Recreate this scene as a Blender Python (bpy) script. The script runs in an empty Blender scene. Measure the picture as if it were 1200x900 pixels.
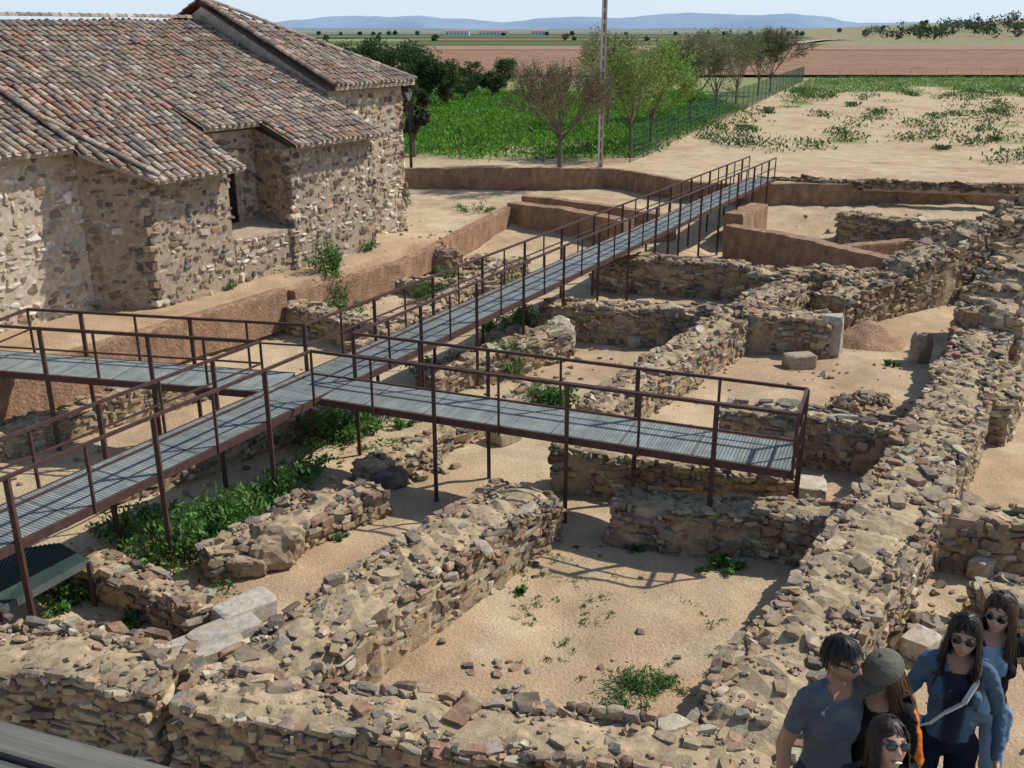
import bpy, bmesh, math, random
import numpy as np
from mathutils import Vector, Matrix
random.seed(5); rng=np.random.default_rng(11)
scene=bpy.context.scene
scene.view_settings.view_transform='Standard'
try: scene.view_settings.look='None'
except Exception: pass
scene.view_settings.exposure=0
# ------------------------------------------------ camera (8 m above the dig floor)
CAMH=8.0; F=1150.0; PITCH=math.atan(415/1150.0)
cp,sp=math.cos(PITCH),math.sin(PITCH)
cd=bpy.data.cameras.new("camera"); cam=bpy.data.objects.new("camera",cd)
scene.collection.objects.link(cam); scene.camera=cam
cam.location=(0,0,CAMH); cam.rotation_euler=(math.pi/2-PITCH,0,0)
cd.sensor_width=36; cd.lens=36*F/1200; cd.clip_start=0.05; cd.clip_end=30000
def S(u,v,z=0.0):
    """site survey: photo measurement -> plan position on the level z"""
    a=(u-600)/F; b=(450-v)/F
    t=(CAMH-z)/(sp-b*cp)
    return np.array([a*t,(cp+b*sp)*t,z])
# ------------------------------------------------ light
SUN=np.array([0.95,0.31]); SUN/=np.linalg.norm(SUN); EL=math.radians(47)
w=bpy.data.worlds.new("World"); scene.world=w; w.use_nodes=True
nt=w.node_tree; sky=nt.nodes.new('ShaderNodeTexSky'); sky.sky_type='NISHITA'; sky.sun_disc=False
sky.sun_elevation=EL; sky.sun_rotation=math.atan2(SUN[0],SUN[1]); sky.air_density=1.0; sky.dust_density=.6; sky.ozone_density=1.3
tcw=nt.nodes.new('ShaderNodeTexCoord');sep=nt.nodes.new('ShaderNodeSeparateXYZ');nt.links.new(tcw.outputs['Generated'],sep.inputs[0])
mrw=nt.nodes.new('ShaderNodeMapRange');mrw.interpolation_type='SMOOTHSTEP';mrw.inputs[1].default_value=0;mrw.inputs[2].default_value=.30;mrw.inputs[3].default_value=.9;mrw.inputs[4].default_value=0
nt.links.new(sep.outputs['Z'],mrw.inputs[0])
mxw=nt.nodes.new('ShaderNodeMix');mxw.data_type='RGBA';nt.links.new(mrw.outputs[0],mxw.inputs[0]);nt.links.new(sky.outputs[0],mxw.inputs[6]);mxw.inputs[7].default_value=(4.9,5.9,6.9,1)
nt.links.new(mxw.outputs[2],nt.nodes['Background'].inputs[0]); nt.nodes['Background'].inputs[1].default_value=0.14
sd=bpy.data.lights.new("sun","SUN"); sd.energy=4.5; sd.angle=math.radians(0.6); sd.color=(1,0.955,0.88)
so=bpy.data.objects.new("sun",sd); scene.collection.objects.link(so)
dv=Vector((-SUN[0]*math.cos(EL),-SUN[1]*math.cos(EL),-math.sin(EL)))
so.rotation_euler=dv.to_track_quat('-Z','Y').to_euler(); so.location=(30,10,40)
# ------------------------------------------------ helpers
def lerp(a,b,t): return a+(b-a)*t
def sst(v,a,b):
    t=np.clip((np.asarray(v,float)-a)/(b-a),0,1); return t*t*(3-2*t)
def hsh(i,j,k):
    q=np.sin(i*127.1+j*311.7+k*74.7)*43758.5453; return q-np.floor(q)
def vn(x,y,k=0):
    x=np.asarray(x,float);y=np.asarray(y,float)
    i=np.floor(x);j=np.floor(y);f=x-i;g=y-j;f=f*f*(3-2*f);g=g*g*(3-2*g)
    return (hsh(i,j,k)*(1-f)+hsh(i+1,j,k)*f)*(1-g)+(hsh(i,j+1,k)*(1-f)+hsh(i+1,j+1,k)*f)*g
def fbm(x,y,k=0,o=4):
    r=0;a=.5;n=0
    for q in range(o):
        r=r+a*vn(x*2**q+q*13.7,y*2**q+q*7.1,k+q); n+=a; a*=.5
    return r/n
class MB:
    def __init__(s): s.v=[];s.f=[];s.c=[];s.n=0
    def add(s,V,Fc,C):
        V=np.asarray(V,float); Fc=np.asarray(Fc,int)
        C=np.asarray(C,float)
        if C.ndim==1: C=np.tile(C,(len(V),1))
        s.v.append(V);s.f.append(Fc+s.n);s.c.append(C);s.n+=len(V)
    def box(s,c,h,R=None,col=(.5,.5,.5)):
        V=np.array([[x,y,z] for x in(-1,1) for y in(-1,1) for z in(-1,1)],float)*np.array(h)
        if R is not None: V=V@np.asarray(R).T
        s.add(V+np.array(c),[[0,1,3,2],[4,6,7,5],[0,4,5,1],[2,3,7,6],[0,2,6,4],[1,5,7,3]],col)
    def beam(s,p0,p1,a,b,col):
        p0=np.array(p0,float);p1=np.array(p1,float);d=p1-p0;L=np.linalg.norm(d);d/=L
        up=np.array([0,0,1.]) if abs(d[2])<.95 else np.array([0,1.,0])
        e=np.cross(up,d);e/=np.linalg.norm(e);n=np.cross(d,e)
        s.box((p0+p1)/2,(L/2,a/2,b/2),np.stack([d,e,n],1),col)
    def cyl(s,p0,p1,r0,r1,n,col,cap=False):
        p0=np.array(p0,float);p1=np.array(p1,float);d=p1-p0;L=np.linalg.norm(d)+1e-9;d/=L
        up=np.array([0,0,1.]) if abs(d[2])<.9 else np.array([1.,0,0])
        e=np.cross(up,d);e/=np.linalg.norm(e);m=np.cross(d,e)
        a=np.arange(n)*2*math.pi/n
        ring=np.cos(a)[:,None]*e+np.sin(a)[:,None]*m
        V=np.concatenate([p0+ring*r0,p1+ring*r1])
        k=np.arange(n);k2=(k+1)%n
        s.add(V,np.stack([k,k2,k2+n,k+n],1),col)
        if cap:
            s.add(V[n:],[list(range(n))],col); s.add(V[:n][::-1],[list(range(n))],col)
    def batch(s,T,TF,pos,sc,R,col):
        N=len(pos)
        if N==0: return
        V=T[None]*sc[:,None,:]
        V=np.einsum('nij,nkj->nki',R,V)+pos[:,None,:]
        k=len(T)
        Fc=(TF[None]+ (np.arange(N)*k)[:,None,None]).reshape(-1,TF.shape[1])
        s.add(V.reshape(-1,3),Fc,np.repeat(col,k,0))
    def mesh(s,name,smooth=False):
        V=np.concatenate(s.v);C=np.concatenate(s.c)
        L=np.concatenate([f.ravel() for f in s.f]); tot=np.concatenate([np.full(len(f),f.shape[1]) for f in s.f])
        st=np.concatenate([[0],np.cumsum(tot)[:-1]])
        me=bpy.data.meshes.new(name)
        me.vertices.add(len(V));me.vertices.foreach_set("co",V.ravel().astype(np.float32))
        me.loops.add(len(L));me.loops.foreach_set("vertex_index",L.astype(np.int32))
        me.polygons.add(len(tot));me.polygons.foreach_set("loop_start",st.astype(np.int32));me.polygons.foreach_set("loop_total",tot.astype(np.int32))
        me.update(calc_edges=True)
        me.polygons.foreach_set("use_smooth",np.full(len(tot),bool(smooth)))
        at=me.color_attributes.new("Col",'FLOAT_COLOR','POINT')
        at.data.foreach_set("color",np.concatenate([C,np.ones((len(C),1))],1).ravel().astype(np.float32))
        return me
    def obj(s,name,mat,smooth=False,parent=None):
        me=s.mesh(name,smooth); me.materials.append(mat)
        o=bpy.data.objects.new(name,me); scene.collection.objects.link(o)
        if parent: o.parent=parent
        return o
def empty(name,loc=(0,0,0),rz=0):
    o=bpy.data.objects.new(name,None); scene.collection.objects.link(o); o.location=loc; o.rotation_euler=(0,0,rz); o.empty_display_size=.3; return o
def mat(name,rough=.9,ns=6,lo=.7,hi=1.25,bs=30,bump=.3,metal=0,spec=.3,dist=.02,trans=0,ns2=None,hue=None,stretch=None):
    m=bpy.data.materials.new(name);m.use_nodes=True;t=m.node_tree;N=t.nodes;Lk=t.links
    bs_=N['Principled BSDF'];bs_.inputs['Roughness'].default_value=rough;bs_.inputs['Metallic'].default_value=metal
    bs_.inputs['Specular IOR Level'].default_value=spec
    at=N.new('ShaderNodeAttribute');at.attribute_name='Col'
    tc=N.new('ShaderNodeTexCoord');vec=tc.outputs['Object']
    if stretch:
        r_=N.new('ShaderNodeMapping');r_.vector_type='POINT';r_.inputs['Rotation'].default_value=(0,0,stretch[0]);Lk.new(vec,r_.inputs[0])
        s_=N.new('ShaderNodeMapping');s_.inputs['Scale'].default_value=stretch[1];Lk.new(r_.outputs[0],s_.inputs[0]);vec=s_.outputs[0]
    def no(scale,det=5):
        q=N.new('ShaderNodeTexNoise');q.inputs['Scale'].default_value=scale;q.inputs['Detail'].default_value=det
        q.inputs['Roughness'].default_value=.65
        Lk.new(vec,q.inputs['Vector']);return q
    n1=no(ns,3);mr=N.new('ShaderNodeMapRange');mr.inputs[1].default_value=.3;mr.inputs[2].default_value=.7;mr.inputs[3].default_value=lo;mr.inputs[4].default_value=hi
    Lk.new(n1.outputs[0],mr.inputs[0])
    out=mr.outputs[0]
    if ns2:
        n3=no(ns2,2);m3=N.new('ShaderNodeMapRange');m3.inputs[1].default_value=.3;m3.inputs[2].default_value=.7;m3.inputs[3].default_value=.76;m3.inputs[4].default_value=1.2
        Lk.new(n3.outputs[0],m3.inputs[0]);mm=N.new('ShaderNodeMath');mm.operation='MULTIPLY';Lk.new(out,mm.inputs[0]);Lk.new(m3.outputs[0],mm.inputs[1]);out=mm.outputs[0]
    vm=N.new('ShaderNodeVectorMath');vm.operation='SCALE';Lk.new(at.outputs['Color'],vm.inputs[0]);Lk.new(out,vm.inputs['Scale'])
    src=vm.outputs[0]
    if hue:
        n4=no(hue[0],2);m4=N.new('ShaderNodeMapRange');m4.inputs[1].default_value=.45;m4.inputs[2].default_value=.68;m4.inputs[3].default_value=0;m4.inputs[4].default_value=hue[2]
        Lk.new(n4.outputs[0],m4.inputs[0]);mx=N.new('ShaderNodeMix');mx.data_type='RGBA';Lk.new(m4.outputs[0],mx.inputs[0]);Lk.new(src,mx.inputs[6]);mx.inputs[7].default_value=(*hue[1],1);src=mx.outputs[2]
    Lk.new(src,bs_.inputs['Base Color'])
    if bump:
        n2=no(bs,3);b=N.new('ShaderNodeBump');b.inputs['Strength'].default_value=bump;b.inputs['Distance'].default_value=dist
        Lk.new(n2.outputs[0],b.inputs['Height']);Lk.new(b.outputs[0],bs_.inputs['Normal'])
    if trans:
        tr=N.new('ShaderNodeBsdfTranslucent');Lk.new(src,tr.inputs[0]);ms=N.new('ShaderNodeMixShader');ms.inputs[0].default_value=trans
        Lk.new(bs_.outputs[0],ms.inputs[1]);Lk.new(tr.outputs[0],ms.inputs[2]);Lk.new(ms.outputs[0],N['Material Output'].inputs[0])
    return m
M_stone=mat("rubble_stone",.95,9,.66,1.3,45,.9,dist=.016,hue=(3.5,(.43,.335,.215),.55),spec=.12)
M_ground=mat("dry_earth",.97,1.3,.80,1.14,22,.75,dist=.035,ns2=26,hue=(.55,(.49,.36,.22),.45),spec=.1)
M_church=mat("church_masonry",.94,7,.72,1.25,40,.7,dist=.014,spec=.12)
M_tile=mat("roof_tile",.9,12,.6,1.3,50,.4,dist=.008,hue=(5,(.22,.18,.14),.5),spec=.12)
M_steel=mat("rust_painted_steel",.6,8,.75,1.25,60,.1,dist=.003,spec=.3)
M_deck=mat("galvanised_grating",.7,3,.75,1.2,40,.15,spec=.25,dist=.003)
M_leaf=mat("leaf",.7,2,.75,1.25,10,0,trans=.3,spec=.15)
M_bark=mat("bark",.9,10,.7,1.2,30,.5)
M_earth=mat("cut_earth",.97,2.5,.72,1.2,14,.9,dist=.05,ns2=18,spec=.1)
M_wood=mat("weathered_wood",.9,9,.5,1.3,22,.8,dist=.006,stretch=(.32,(.12,3,3)),spec=.15)
M_field=mat("field_soil",.97,.05,.85,1.12,.6,.3,dist=.1,ns2=.4,spec=.05)
M_haze=mat("distant_hill",1,.002,.92,1.06,1,0,spec=0)
M_plain=mat("plain_surface",.7,20,.93,1.06,80,.05)
# stone templates
def hull(k,seed,e=.5,bev=0):
    r=np.random.default_rng(seed);p=r.normal(size=(k,3));p/=np.linalg.norm(p,axis=1)[:,None]
    p=np.sign(p)*np.abs(p)**e; p/=np.abs(p).max(0)
    bm=bmesh.new()
    for q in p: bm.verts.new(q)
    bmesh.ops.convex_hull(bm,input=bm.verts)
    for v in [v for v in bm.verts if not v.link_faces]: bm.verts.remove(v)
    if bev:
        bmesh.ops.bevel(bm,geom=list(bm.edges),offset=bev,segments=1,affect='EDGES',profile=.5)
    bmesh.ops.triangulate(bm,faces=bm.faces)
    bm.verts.index_update()
    V=np.array([v.co[:] for v in bm.verts]);Fc=np.array([[v.index for v in f.verts] for f in bm.faces]);bm.free();return V,Fc
def slabt(seed):
    """angular split stone: a box with skewed, chipped corners"""
    r=np.random.default_rng(seed);P=[]
    for x in(-1,1):
        for y in(-1,1):
            for z in(-1,1):
                c=np.array([x,y,z])*r.uniform(.62,1,3)
                if r.random()<.6:
                    k=r.uniform(.3,.65);P.append(c*np.array([1-k,1,1]));P.append(c*np.array([1,1-k,1]))
                    if r.random()<.6:P.append(c*np.array([1,1,1-k]))
                else: P.append(c)
    bm=bmesh.new()
    for q in P: bm.verts.new(q)
    bmesh.ops.convex_hull(bm,input=bm.verts)
    for v in [v for v in bm.verts if not v.link_faces]: bm.verts.remove(v)
    bmesh.ops.triangulate(bm,faces=bm.faces);bm.verts.index_update()
    V=np.array([v.co[:] for v in bm.verts]);Fc=np.array([[v.index for v in f.verts] for f in bm.faces]);bm.free();return V,Fc
TPL=[slabt(100+i) for i in range(12)]+[hull(15,200+i,.6) for i in range(6)]
TPC=[hull(22,300+i,.68) for i in range(10)]+[slabt(160+i) for i in range(3)]
def rotz(a):
    R=np.zeros((len(a),3,3));R[:,0,0]=np.cos(a);R[:,0,1]=-np.sin(a);R[:,1,0]=np.sin(a);R[:,1,1]=np.cos(a);R[:,2,2]=1;return R
def rotr(n,amt):
    a=rng.normal(0,amt,n);b=rng.normal(0,amt,n)
    Rx=np.zeros((n,3,3));Rx[:,0,0]=1;Rx[:,1,1]=np.cos(a);Rx[:,1,2]=-np.sin(a);Rx[:,2,1]=np.sin(a);Rx[:,2,2]=np.cos(a)
    Ry=np.zeros((n,3,3));Ry[:,1,1]=1;Ry[:,0,0]=np.cos(b);Ry[:,0,2]=np.sin(b);Ry[:,2,0]=-np.sin(b);Ry[:,2,2]=np.cos(b)
    return Rx@Ry
PAL_R=np.array([(.27,.17,.11),(.21,.145,.115),(.42,.325,.205),(.36,.26,.155),(.21,.185,.15),(.48,.41,.30),(.31,.195,.125),(.29,.22,.15),(.145,.12,.10),(.38,.30,.20),(.33,.225,.14),(.27,.235,.185)])
PAL_W=np.array([(.60,.52,.41),(.48,.38,.27),(.64,.58,.49),(.38,.27,.18),(.26,.17,.12),(.54,.46,.35),(.44,.36,.27)])
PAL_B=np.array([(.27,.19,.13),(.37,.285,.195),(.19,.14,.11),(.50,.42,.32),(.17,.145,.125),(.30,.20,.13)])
def cols(n,pal):
    c=pal[rng.integers(0,len(pal),n)]*rng.uniform(.72,1.25,(n,1)); return np.clip(c*rng.uniform(.95,1.05,(n,3)),0,.8)
def stones(mb,pos,sc,ang,tilt,pal,near=False,TP=None):
    n=len(pos);TP=TP or TPL
    if n==0:return
    pos=np.asarray(pos,float);sc=np.asarray(sc,float);R=rotz(np.asarray(ang,float))@rotr(n,tilt);c=cols(n,pal)
    idx=rng.integers(0,len(TP),n)
    for i in range(len(TP)):
        k=idx==i
        if k.any(): mb.batch(TP[i][0],TP[i][1],pos[k],sc[k],R[k],c[k])
def face_stones(mb,p0,p1,zb,ztf,out,size,pal,near=False,push=.0,dens=1.0,hfac=.5,TP=None,fill=.56):
    """loosely bedded rubble on a vertical face p0->p1"""
    p0=np.array(p0[:2],float);p1=np.array(p1[:2],float);d=p1-p0;L=np.linalg.norm(d)
    if L<.02: return
    d/=L
    ang=math.atan2(d[1],d[0]);P=[];Sx=[];A=[]
    z=zb;ph=rng.uniform(0,9)
    while True:
        h=size*hfac*rng.uniform(.6,1.5);x=-rng.uniform(0,size);anyp=False
        while x<L:
            l=size*rng.choice([.4,.6,.8,1.1,1.5,1.9])*rng.uniform(.85,1.15);xc=x+l/2
            if 0<=xc<=L:
                zt=ztf(xc/L)
                if z+h*.4<zt:
                    anyp=True
                    if rng.random()<dens:
                        hh=h*rng.uniform(.55,1.4)
                        q=p0+d*xc+np.array(out)*(push+rng.uniform(-.07,.02))
                        P.append((q[0],q[1],z+h/2+rng.normal(0,.022)+.03*math.sin(xc*3+ph)));Sx.append((l*fill,size*.36,hh*fill));A.append(ang+rng.normal(0,.14))
            x+=l*1.0
        z+=h*.97
        if not anyp: break
    stones(mb,P,Sx,A,.13,pal,near,TP)
# ------------------------------------------------ terrain
EU=np.array([.52,.854]);EN=np.array([.854,-.52])
def SW(s,w_,z=0): return np.array([EU[0]*s+EN[0]*w_,EU[1]*s+EN[1]*w_,z])
def far_edge(x): return 50.0-4.6*sst(x,4.5,9)+.35*(fbm(x*.35,x*0+3)-.5)*2
def tedge(s): return -19.35-2.7*np.clip((s-24.5)/11.2,0,1)
def masks(x,y):
    s=EU[0]*x+EU[1]*y;ww=EN[0]*x+EN[1]*y
    far=sst(y-far_edge(x),-.12,.12)
    ter=sst(tedge(s)-ww,-.12,.12)*(1-sst(s,36,36.3))
    right=sst(x,33,34)
    return s,ww,far,ter,right
def gh(x,y):
    x=np.asarray(x,float);y=np.asarray(y,float)
    s,ww,far,ter,rt=masks(x,y)
    fl=(fbm(x*.35,y*.35,4)-.5)*.35+(fbm(x*1.6,y*1.6,8,3)-.5)*.09
    fl=fl+.45*sst(y,41,43.5)+.35*sst(ww,4.2,6.0)*(1-sst(y,30,34))
    fl=fl-.4*sst(x,6.5,8)*(1-sst(x,18,20))*sst(y,31,33)*(1-sst(y,38.5,40.5))
    th=1.2-.35*sst(s,26,30)+(fbm(x*.5,y*.5,9)-.5)*.15
    oh=1.35+(fbm(x*.15,y*.15,5)-.5)*.25+(fbm(x*.9,y*.9,6)-.5)*.06
    z=lerp(fl,th,ter);z=lerp(z,oh,np.maximum(far,rt))
    z=z+16*sst(y,420,900)*sst(x-.25*y,0,260)
    return z
def g1(x,y): return float(gh(np.array([x]),np.array([y]))[0])
def axis(a,b,st,lo,hi,g=1.16):
    m=list(np.arange(a,b,st));d=st;q=m[-1]
    while q<hi: d*=g;q+=d;m.append(q)
    d=st;q=m[0];pre=[]
    while q>lo: d*=g;q-=d;pre.append(q)
    return np.array(pre[::-1]+m)
FA=S(738,192,1.3);FB=S(941,96,1.3)
def fence_x(y): return FA[0]+(FB[0]-FA[0])*(y-FA[1])/(FB[1]-FA[1])
ax=axis(-15,30,.15,-7000,7000,1.13);ay=axis(6.5,56,.15,-60,12000,1.13)
ay=np.unique(np.concatenate([ay,np.arange(57,160,1.0)]));ax=np.unique(np.concatenate([ax,np.arange(31,90,1.2)]))
X,Y=np.meshgrid(ax,ay);Z=gh(X,Y)
gy,gx=np.gradient(Z,ay,ax);sl=np.hypot(gx,gy)
def gcol(X,Y,Z,sl):
    s,ww,far,ter,rt=masks(X,Y)
    tan=np.array((.50,.385,.24));red=np.array((.39,.25,.15));bank=np.array((.27,.165,.105));grn=np.array((.11,.20,.045));dry=np.array((.24,.23,.12))
    n=fbm(X*.3,Y*.3,20);n2=fbm(X*1.3,Y*1.3,23);n3=fbm(X*.8,Y*.8,27)
    C=lerp(tan,red,(sst(n,.46,.70)*.6)[...,None])
    C=C*(0.86+.28*n2)[...,None]
    C=lerp(C,np.array((.55,.455,.32)),(sst(n3,.58,.75)*.5)[...,None])
    C=lerp(C,bank,(sst(sl,.5,1.6)*.9)[...,None])
    C=lerp(C,red*1.05,(.5*ter*(1-sst(s,24,28)))[...,None])
    fx=fence_x(Y)
    leftg=(1-sst(X-fx,-1.5,.5))*sst(Y+3*(n2-.5),53.5,57)
    leftg=np.where(Y>53,leftg,0)*sst(fbm(X*.25,Y*.25,31)+.014*(Y-53),.33,.45)
    th=.67-.46*sst(Y,100,132)
    rg=sst(X-fx,0,1)*np.clip(sst(fbm(X*.22,Y*.16,33),th,th+.1)*sst(Y,56,66),0,1)
    g=np.clip(leftg+rg,0,1)*(Y<165)
    C=lerp(C,grn*(.7+.6*n2)[...,None],(g*.8)[...,None])
    C=lerp(C,dry,sst(Y,150,170)[...,None])
    return C,g
C,Gm=gcol(X,Y,Z,sl)
mb=MB();ny,nx=X.shape
i=np.arange(ny-1)[:,None]*nx+np.arange(nx-1)[None]
Fq=np.stack([i,i+1,i+nx+1,i+nx],-1).reshape(-1,4)
mb.add(np.stack([X,Y,Z],-1).reshape(-1,3),Fq,C.reshape(-1,3));mb.obj("ground",M_ground,smooth=True)
def field(name,pts,col,z):
    m=MB();m.add([(p[0],p[1],z) for p in pts],[list(range(len(pts)))],col);return m.obj(name,M_field)
def quadf(y0,y1,x0,x1,x2,x3): return [(x0,y0),(x1,y0),(x3,y1),(x2,y1)]
field("ploughed_field",quadf(152,340,-60,190,-160,300),(.28,.165,.105),1.75)
field("ploughed_field",quadf(345,440,-60,330,-80,380),(.32,.21,.14),1.78)
field("green_field",quadf(450,600,-260,140,-340,150),(.09,.15,.05),1.85)
field("ploughed_field",quadf(620,800,-60,330,-80,480),(.24,.15,.10),1.95)
field("green_field",quadf(830,1300,-700,260,-1000,400),(.10,.16,.07),2.1)
field("dry_field",quadf(345,445,-300,-62,-350,-82),(.30,.24,.14),1.8)
field("green_field",quadf(165,300,-250,-62,-300,-130),(.12,.17,.05),1.75)
field("dry_field",quadf(1350,3000,-1500,1500,-2500,2500),(.20,.20,.16),2.4)
m=MB()
tr=[(60,340),(110,440),(190,640),(330,900)]
for a,b in zip(tr[:-1],tr[1:]):
    m.add([(a[0],a[1],2.3),(a[0]+6,a[1],2.3),(b[0]+7,b[1],2.6),(b[0],b[1],2.6)],[[0,1,2,3]],(.45,.38,.30))
m.obj("dirt_road",M_field)
def ridge(name,y,x0,x1,hf,col,n=260):
    m=MB();xs=np.linspace(x0,x1,n);h=hf(xs);V=[];
    for k,(q,e) in enumerate([(0,0),(400,.55),(900,1),(1800,.0)]):
        V+= [(x,y+q+(120*math.sin(x*.004+k)),-20+ (hh+20)*e) for x,hh in zip(xs,h)]
    a=np.arange(n-1);Fs=[]
    for r in range(3): Fs.append(np.stack([a+r*n,a+1+r*n,a+1+(r+1)*n,a+(r+1)*n],1))
    m.add(V,np.concatenate(Fs),col);return m.obj(name,M_haze,True)
def hA(x):
    u=600+F*x/(9900*.97)
    b=4+10*np.exp(-((u-490)/75)**2)+7*np.exp(-((u-390)/60)**2)+8*np.exp(-((u-640)/60)**2)+12*np.exp(-((u-800)/90)**2)+10*np.exp(-((u-930)/60)**2)+3*np.exp(-((u-1100)/120)**2)
    return (b+3.5*(fbm(x*.003,x*0)-.5)*2)*9.2+8
ridge("distant_hills",9000,-9000,9000,hA,(.25,.34,.45))  # bluish haze of distance is put into the hills' base colour
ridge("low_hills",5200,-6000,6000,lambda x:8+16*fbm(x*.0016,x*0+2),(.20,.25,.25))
# ------------------------------------------------ ruins
def wall(name,pts,width,stone=.2,pal=PAL_R,z0=None,near=False,rag=.14,top=True,mat_=None,core=(.40,.305,.19),nostone=False,dens=.93):
    """pts: [(x,y,ztop)...]"""
    P=np.array(pts,float);seg=np.linalg.norm(np.diff(P[:,:2],axis=0),axis=1);cum=np.concatenate([[0],np.cumsum(seg)]);L=cum[-1]
    n=max(4,int(L/.16));t=np.linspace(0,L,n)
    C=np.stack([np.interp(t,cum,P[:,k]) for k in range(3)],1)
    D=np.gradient(C[:,:2],axis=0);D/=np.linalg.norm(D,axis=1)[:,None];Nn=np.stack([-D[:,1],D[:,0]],1)
    wob=0.0 if nostone else .40
    C[:,:2]+=Nn*((fbm(t*.5,t*0+pts[0][0],7)-.5)*wob)[:,None]
    zt=C[:,2]+(fbm(t*.8,t*0+pts[0][1],3)-.5)*2*rag+(fbm(t*3,t*0+pts[0][1],8)-.5)*1.1*rag
    hw=width/2*(1+(fbm(t*.9,t*0+5+pts[0][0],6)-.5)*wob)
    zg=gh(C[:,0],C[:,1])-.25 if z0 is None else np.full(n,z0)
    if nostone: prof=[(-1.06,0,0),(-1.02,.5,0),(-.99,.93,0),(-.93,1,-.0),(-.35,1,.01),(.1,1,.0),(.5,1,.01),(.93,1,-.0),(.99,.93,0),(1.02,.5,0),(1.06,0,0)]
    else: prof=[(-1.04,0,0),(-1.0,.5,0),(-.96,.85,0),(-.78,1,-.05),(-.35,1,.01),(.1,1,.02),(.5,1,.0),(.80,1,-.05),(.96,.85,0),(1.0,.5,0),(1.04,0,0)]
    K=len(prof);V=np.zeros((n,K,3))
    ja=.02 if nostone else .07
    for k,(a,e,dz) in enumerate(prof):
        jit=(hsh(np.arange(n),k*3.1,width)-.5)*ja
        V[:,k,:2]=C[:,:2]+Nn*(hw*a+jit)[:,None];V[:,k,2]=zg+(zt-zg)*e+dz+jit*(1 if e==1 else 0)-.02
    i=np.arange(n-1)[:,None]*K+np.arange(K-1)[None]
    m=MB();Fq=np.stack([i,i+K,i+K+1,i+1],-1).reshape(-1,4);cc=np.array(core)*(.8+.4*hsh(np.arange(n*K),1,2))[:,None]
    m.add(V.reshape(-1,3),Fq,cc)
    m.add(V[0],[list(range(K))],core);m.add(V[-1],[list(range(K))[::-1]],core)
    if not nostone:
        step=max(1,int(1.0/(L/n)))
        idx=list(range(0,n-1,step))+[n-1]
        for a,b in zip(idx[:-1],idx[1:]):
            if b<=a: continue
            for sg in(-1,1):
                p0=C[a,:2]+Nn[a]*hw[a]*sg;p1=C[b,:2]+Nn[b]*hw[b]*sg
                za,zb_=zt[a],zt[b];face_stones(m,p0,p1,min(zg[a],zg[b])+.1,lambda q:za+(zb_-za)*q-.0,Nn[a]*sg,stone,pal,near,dens=dens)
        for a,sg in((0,-1),(n-1,1)):
            p0=C[a,:2]-Nn[a]*hw[a];p1=C[a,:2]+Nn[a]*hw[a];face_stones(m,p0,p1,zg[a]+.1,lambda q:zt[a],D[a]*sg,stone,pal,near)
        if top:
            A_=L*width
            for dn,s0,s1,edge,tl in((70 if near else 30,.012,.035,0,.4),(36,.03,.065,.35,.32),(14,.065,.115,.6,.24),(2.6,.11,.20,.35,.16)):
                N=int(A_*dn)
                if N<1: continue
                tt=rng.uniform(0,L,N);aa=rng.uniform(-.95,.95,N);ed=rng.random(N)<edge;aa=np.where(ed,np.sign(aa)*rng.uniform(.74,1.0,N),aa)
                cx=np.interp(tt,t,C[:,0]);cy=np.interp(tt,t,C[:,1]);nx_=np.interp(tt,t,Nn[:,0]);ny_=np.interp(tt,t,Nn[:,1]);hh=np.interp(tt,t,hw);z=np.interp(tt,t,zt)
                keep=(fbm(tt*1.1,aa*1.5+9,12)>.40)|ed
                sz=rng.uniform(s0,s1,N)*(stone/.18)
                pos=np.stack([cx+nx_*aa*hh,cy+ny_*aa*hh,z-.045*np.abs(aa)**4+sz*.08-.012],1)
                sc=np.stack([sz*rng.uniform(.8,1.4,N),sz*rng.uniform(.6,1.0,N),sz*rng.uniform(.3,.6,N)],1)
                da=np.arctan2(-nx_,ny_)
                stones(m,pos[keep],sc[keep],(da+rng.normal(0,.7,N))[keep],tl*.8,pal,near)
            N3=int(L*2.0);tt=rng.uniform(0,L,N3);aa=rng.choice([-1,1],N3)*(1.03+np.abs(rng.normal(0,.2,N3)))
            hx=np.interp(tt,t,C[:,0])+np.interp(tt,t,Nn[:,0])*aa*np.interp(tt,t,hw);hy=np.interp(tt,t,C[:,1])+np.interp(tt,t,Nn[:,1])*aa*np.interp(tt,t,hw)
            sz=rng.uniform(.025,.09,N3);stones(m,np.stack([hx,hy,gh(hx,hy)+sz*.2],1),np.stack([sz,sz*.8,sz*.5],1),rng.uniform(0,6,N3),.2,pal,near)
    return m.obj(name,mat_ or M_stone)
def W(name,uvz,width,**k): return wall(name,[tuple(S(u,v,z)) for u,v,z in uvz],width,**k)
RW="ruined_stone_wall"
W(RW,[(-60,752,1.0),(100,768,1.0),(205,788,1.0)],1.0,stone=.17,near=True)
W(RW,[(215,805,1.05),(400,828,1.0),(560,852,.95),(700,872,.9),(850,893,.95)],.85,stone=.17,near=True)
W(RW,[(300,785,.7),(380,728,.8),(470,668,.85),(560,612,.85),(628,570,.85)],1.2,stone=.16,near=True)
W(RW,[(845,905,1.0),(905,815,1.05),(962,725,1.1),(1020,635,1.1),(1075,545,1.1),(1120,455,1.1),(1155,378,1.15)],1.2,stone=.18,near=True,rag=.17)
W(RW,[(722,580,.75),(800,585,.85),(885,592,.85),(985,602,.95)],.6,stone=.17,near=True)
W(RW,[(652,522,.8),(740,534,.75),(850,546,.7),(930,555,.6)],.6,stone=.17)
W(RW,[(850,476,.8),(940,486,.9),(1060,500,1.0)],.7,stone=.18)
W(RW,[(700,480,.7),(770,430,.8),(830,390,.9),(880,355,.95),(930,330,.95)],.95,stone=.19)
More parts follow.
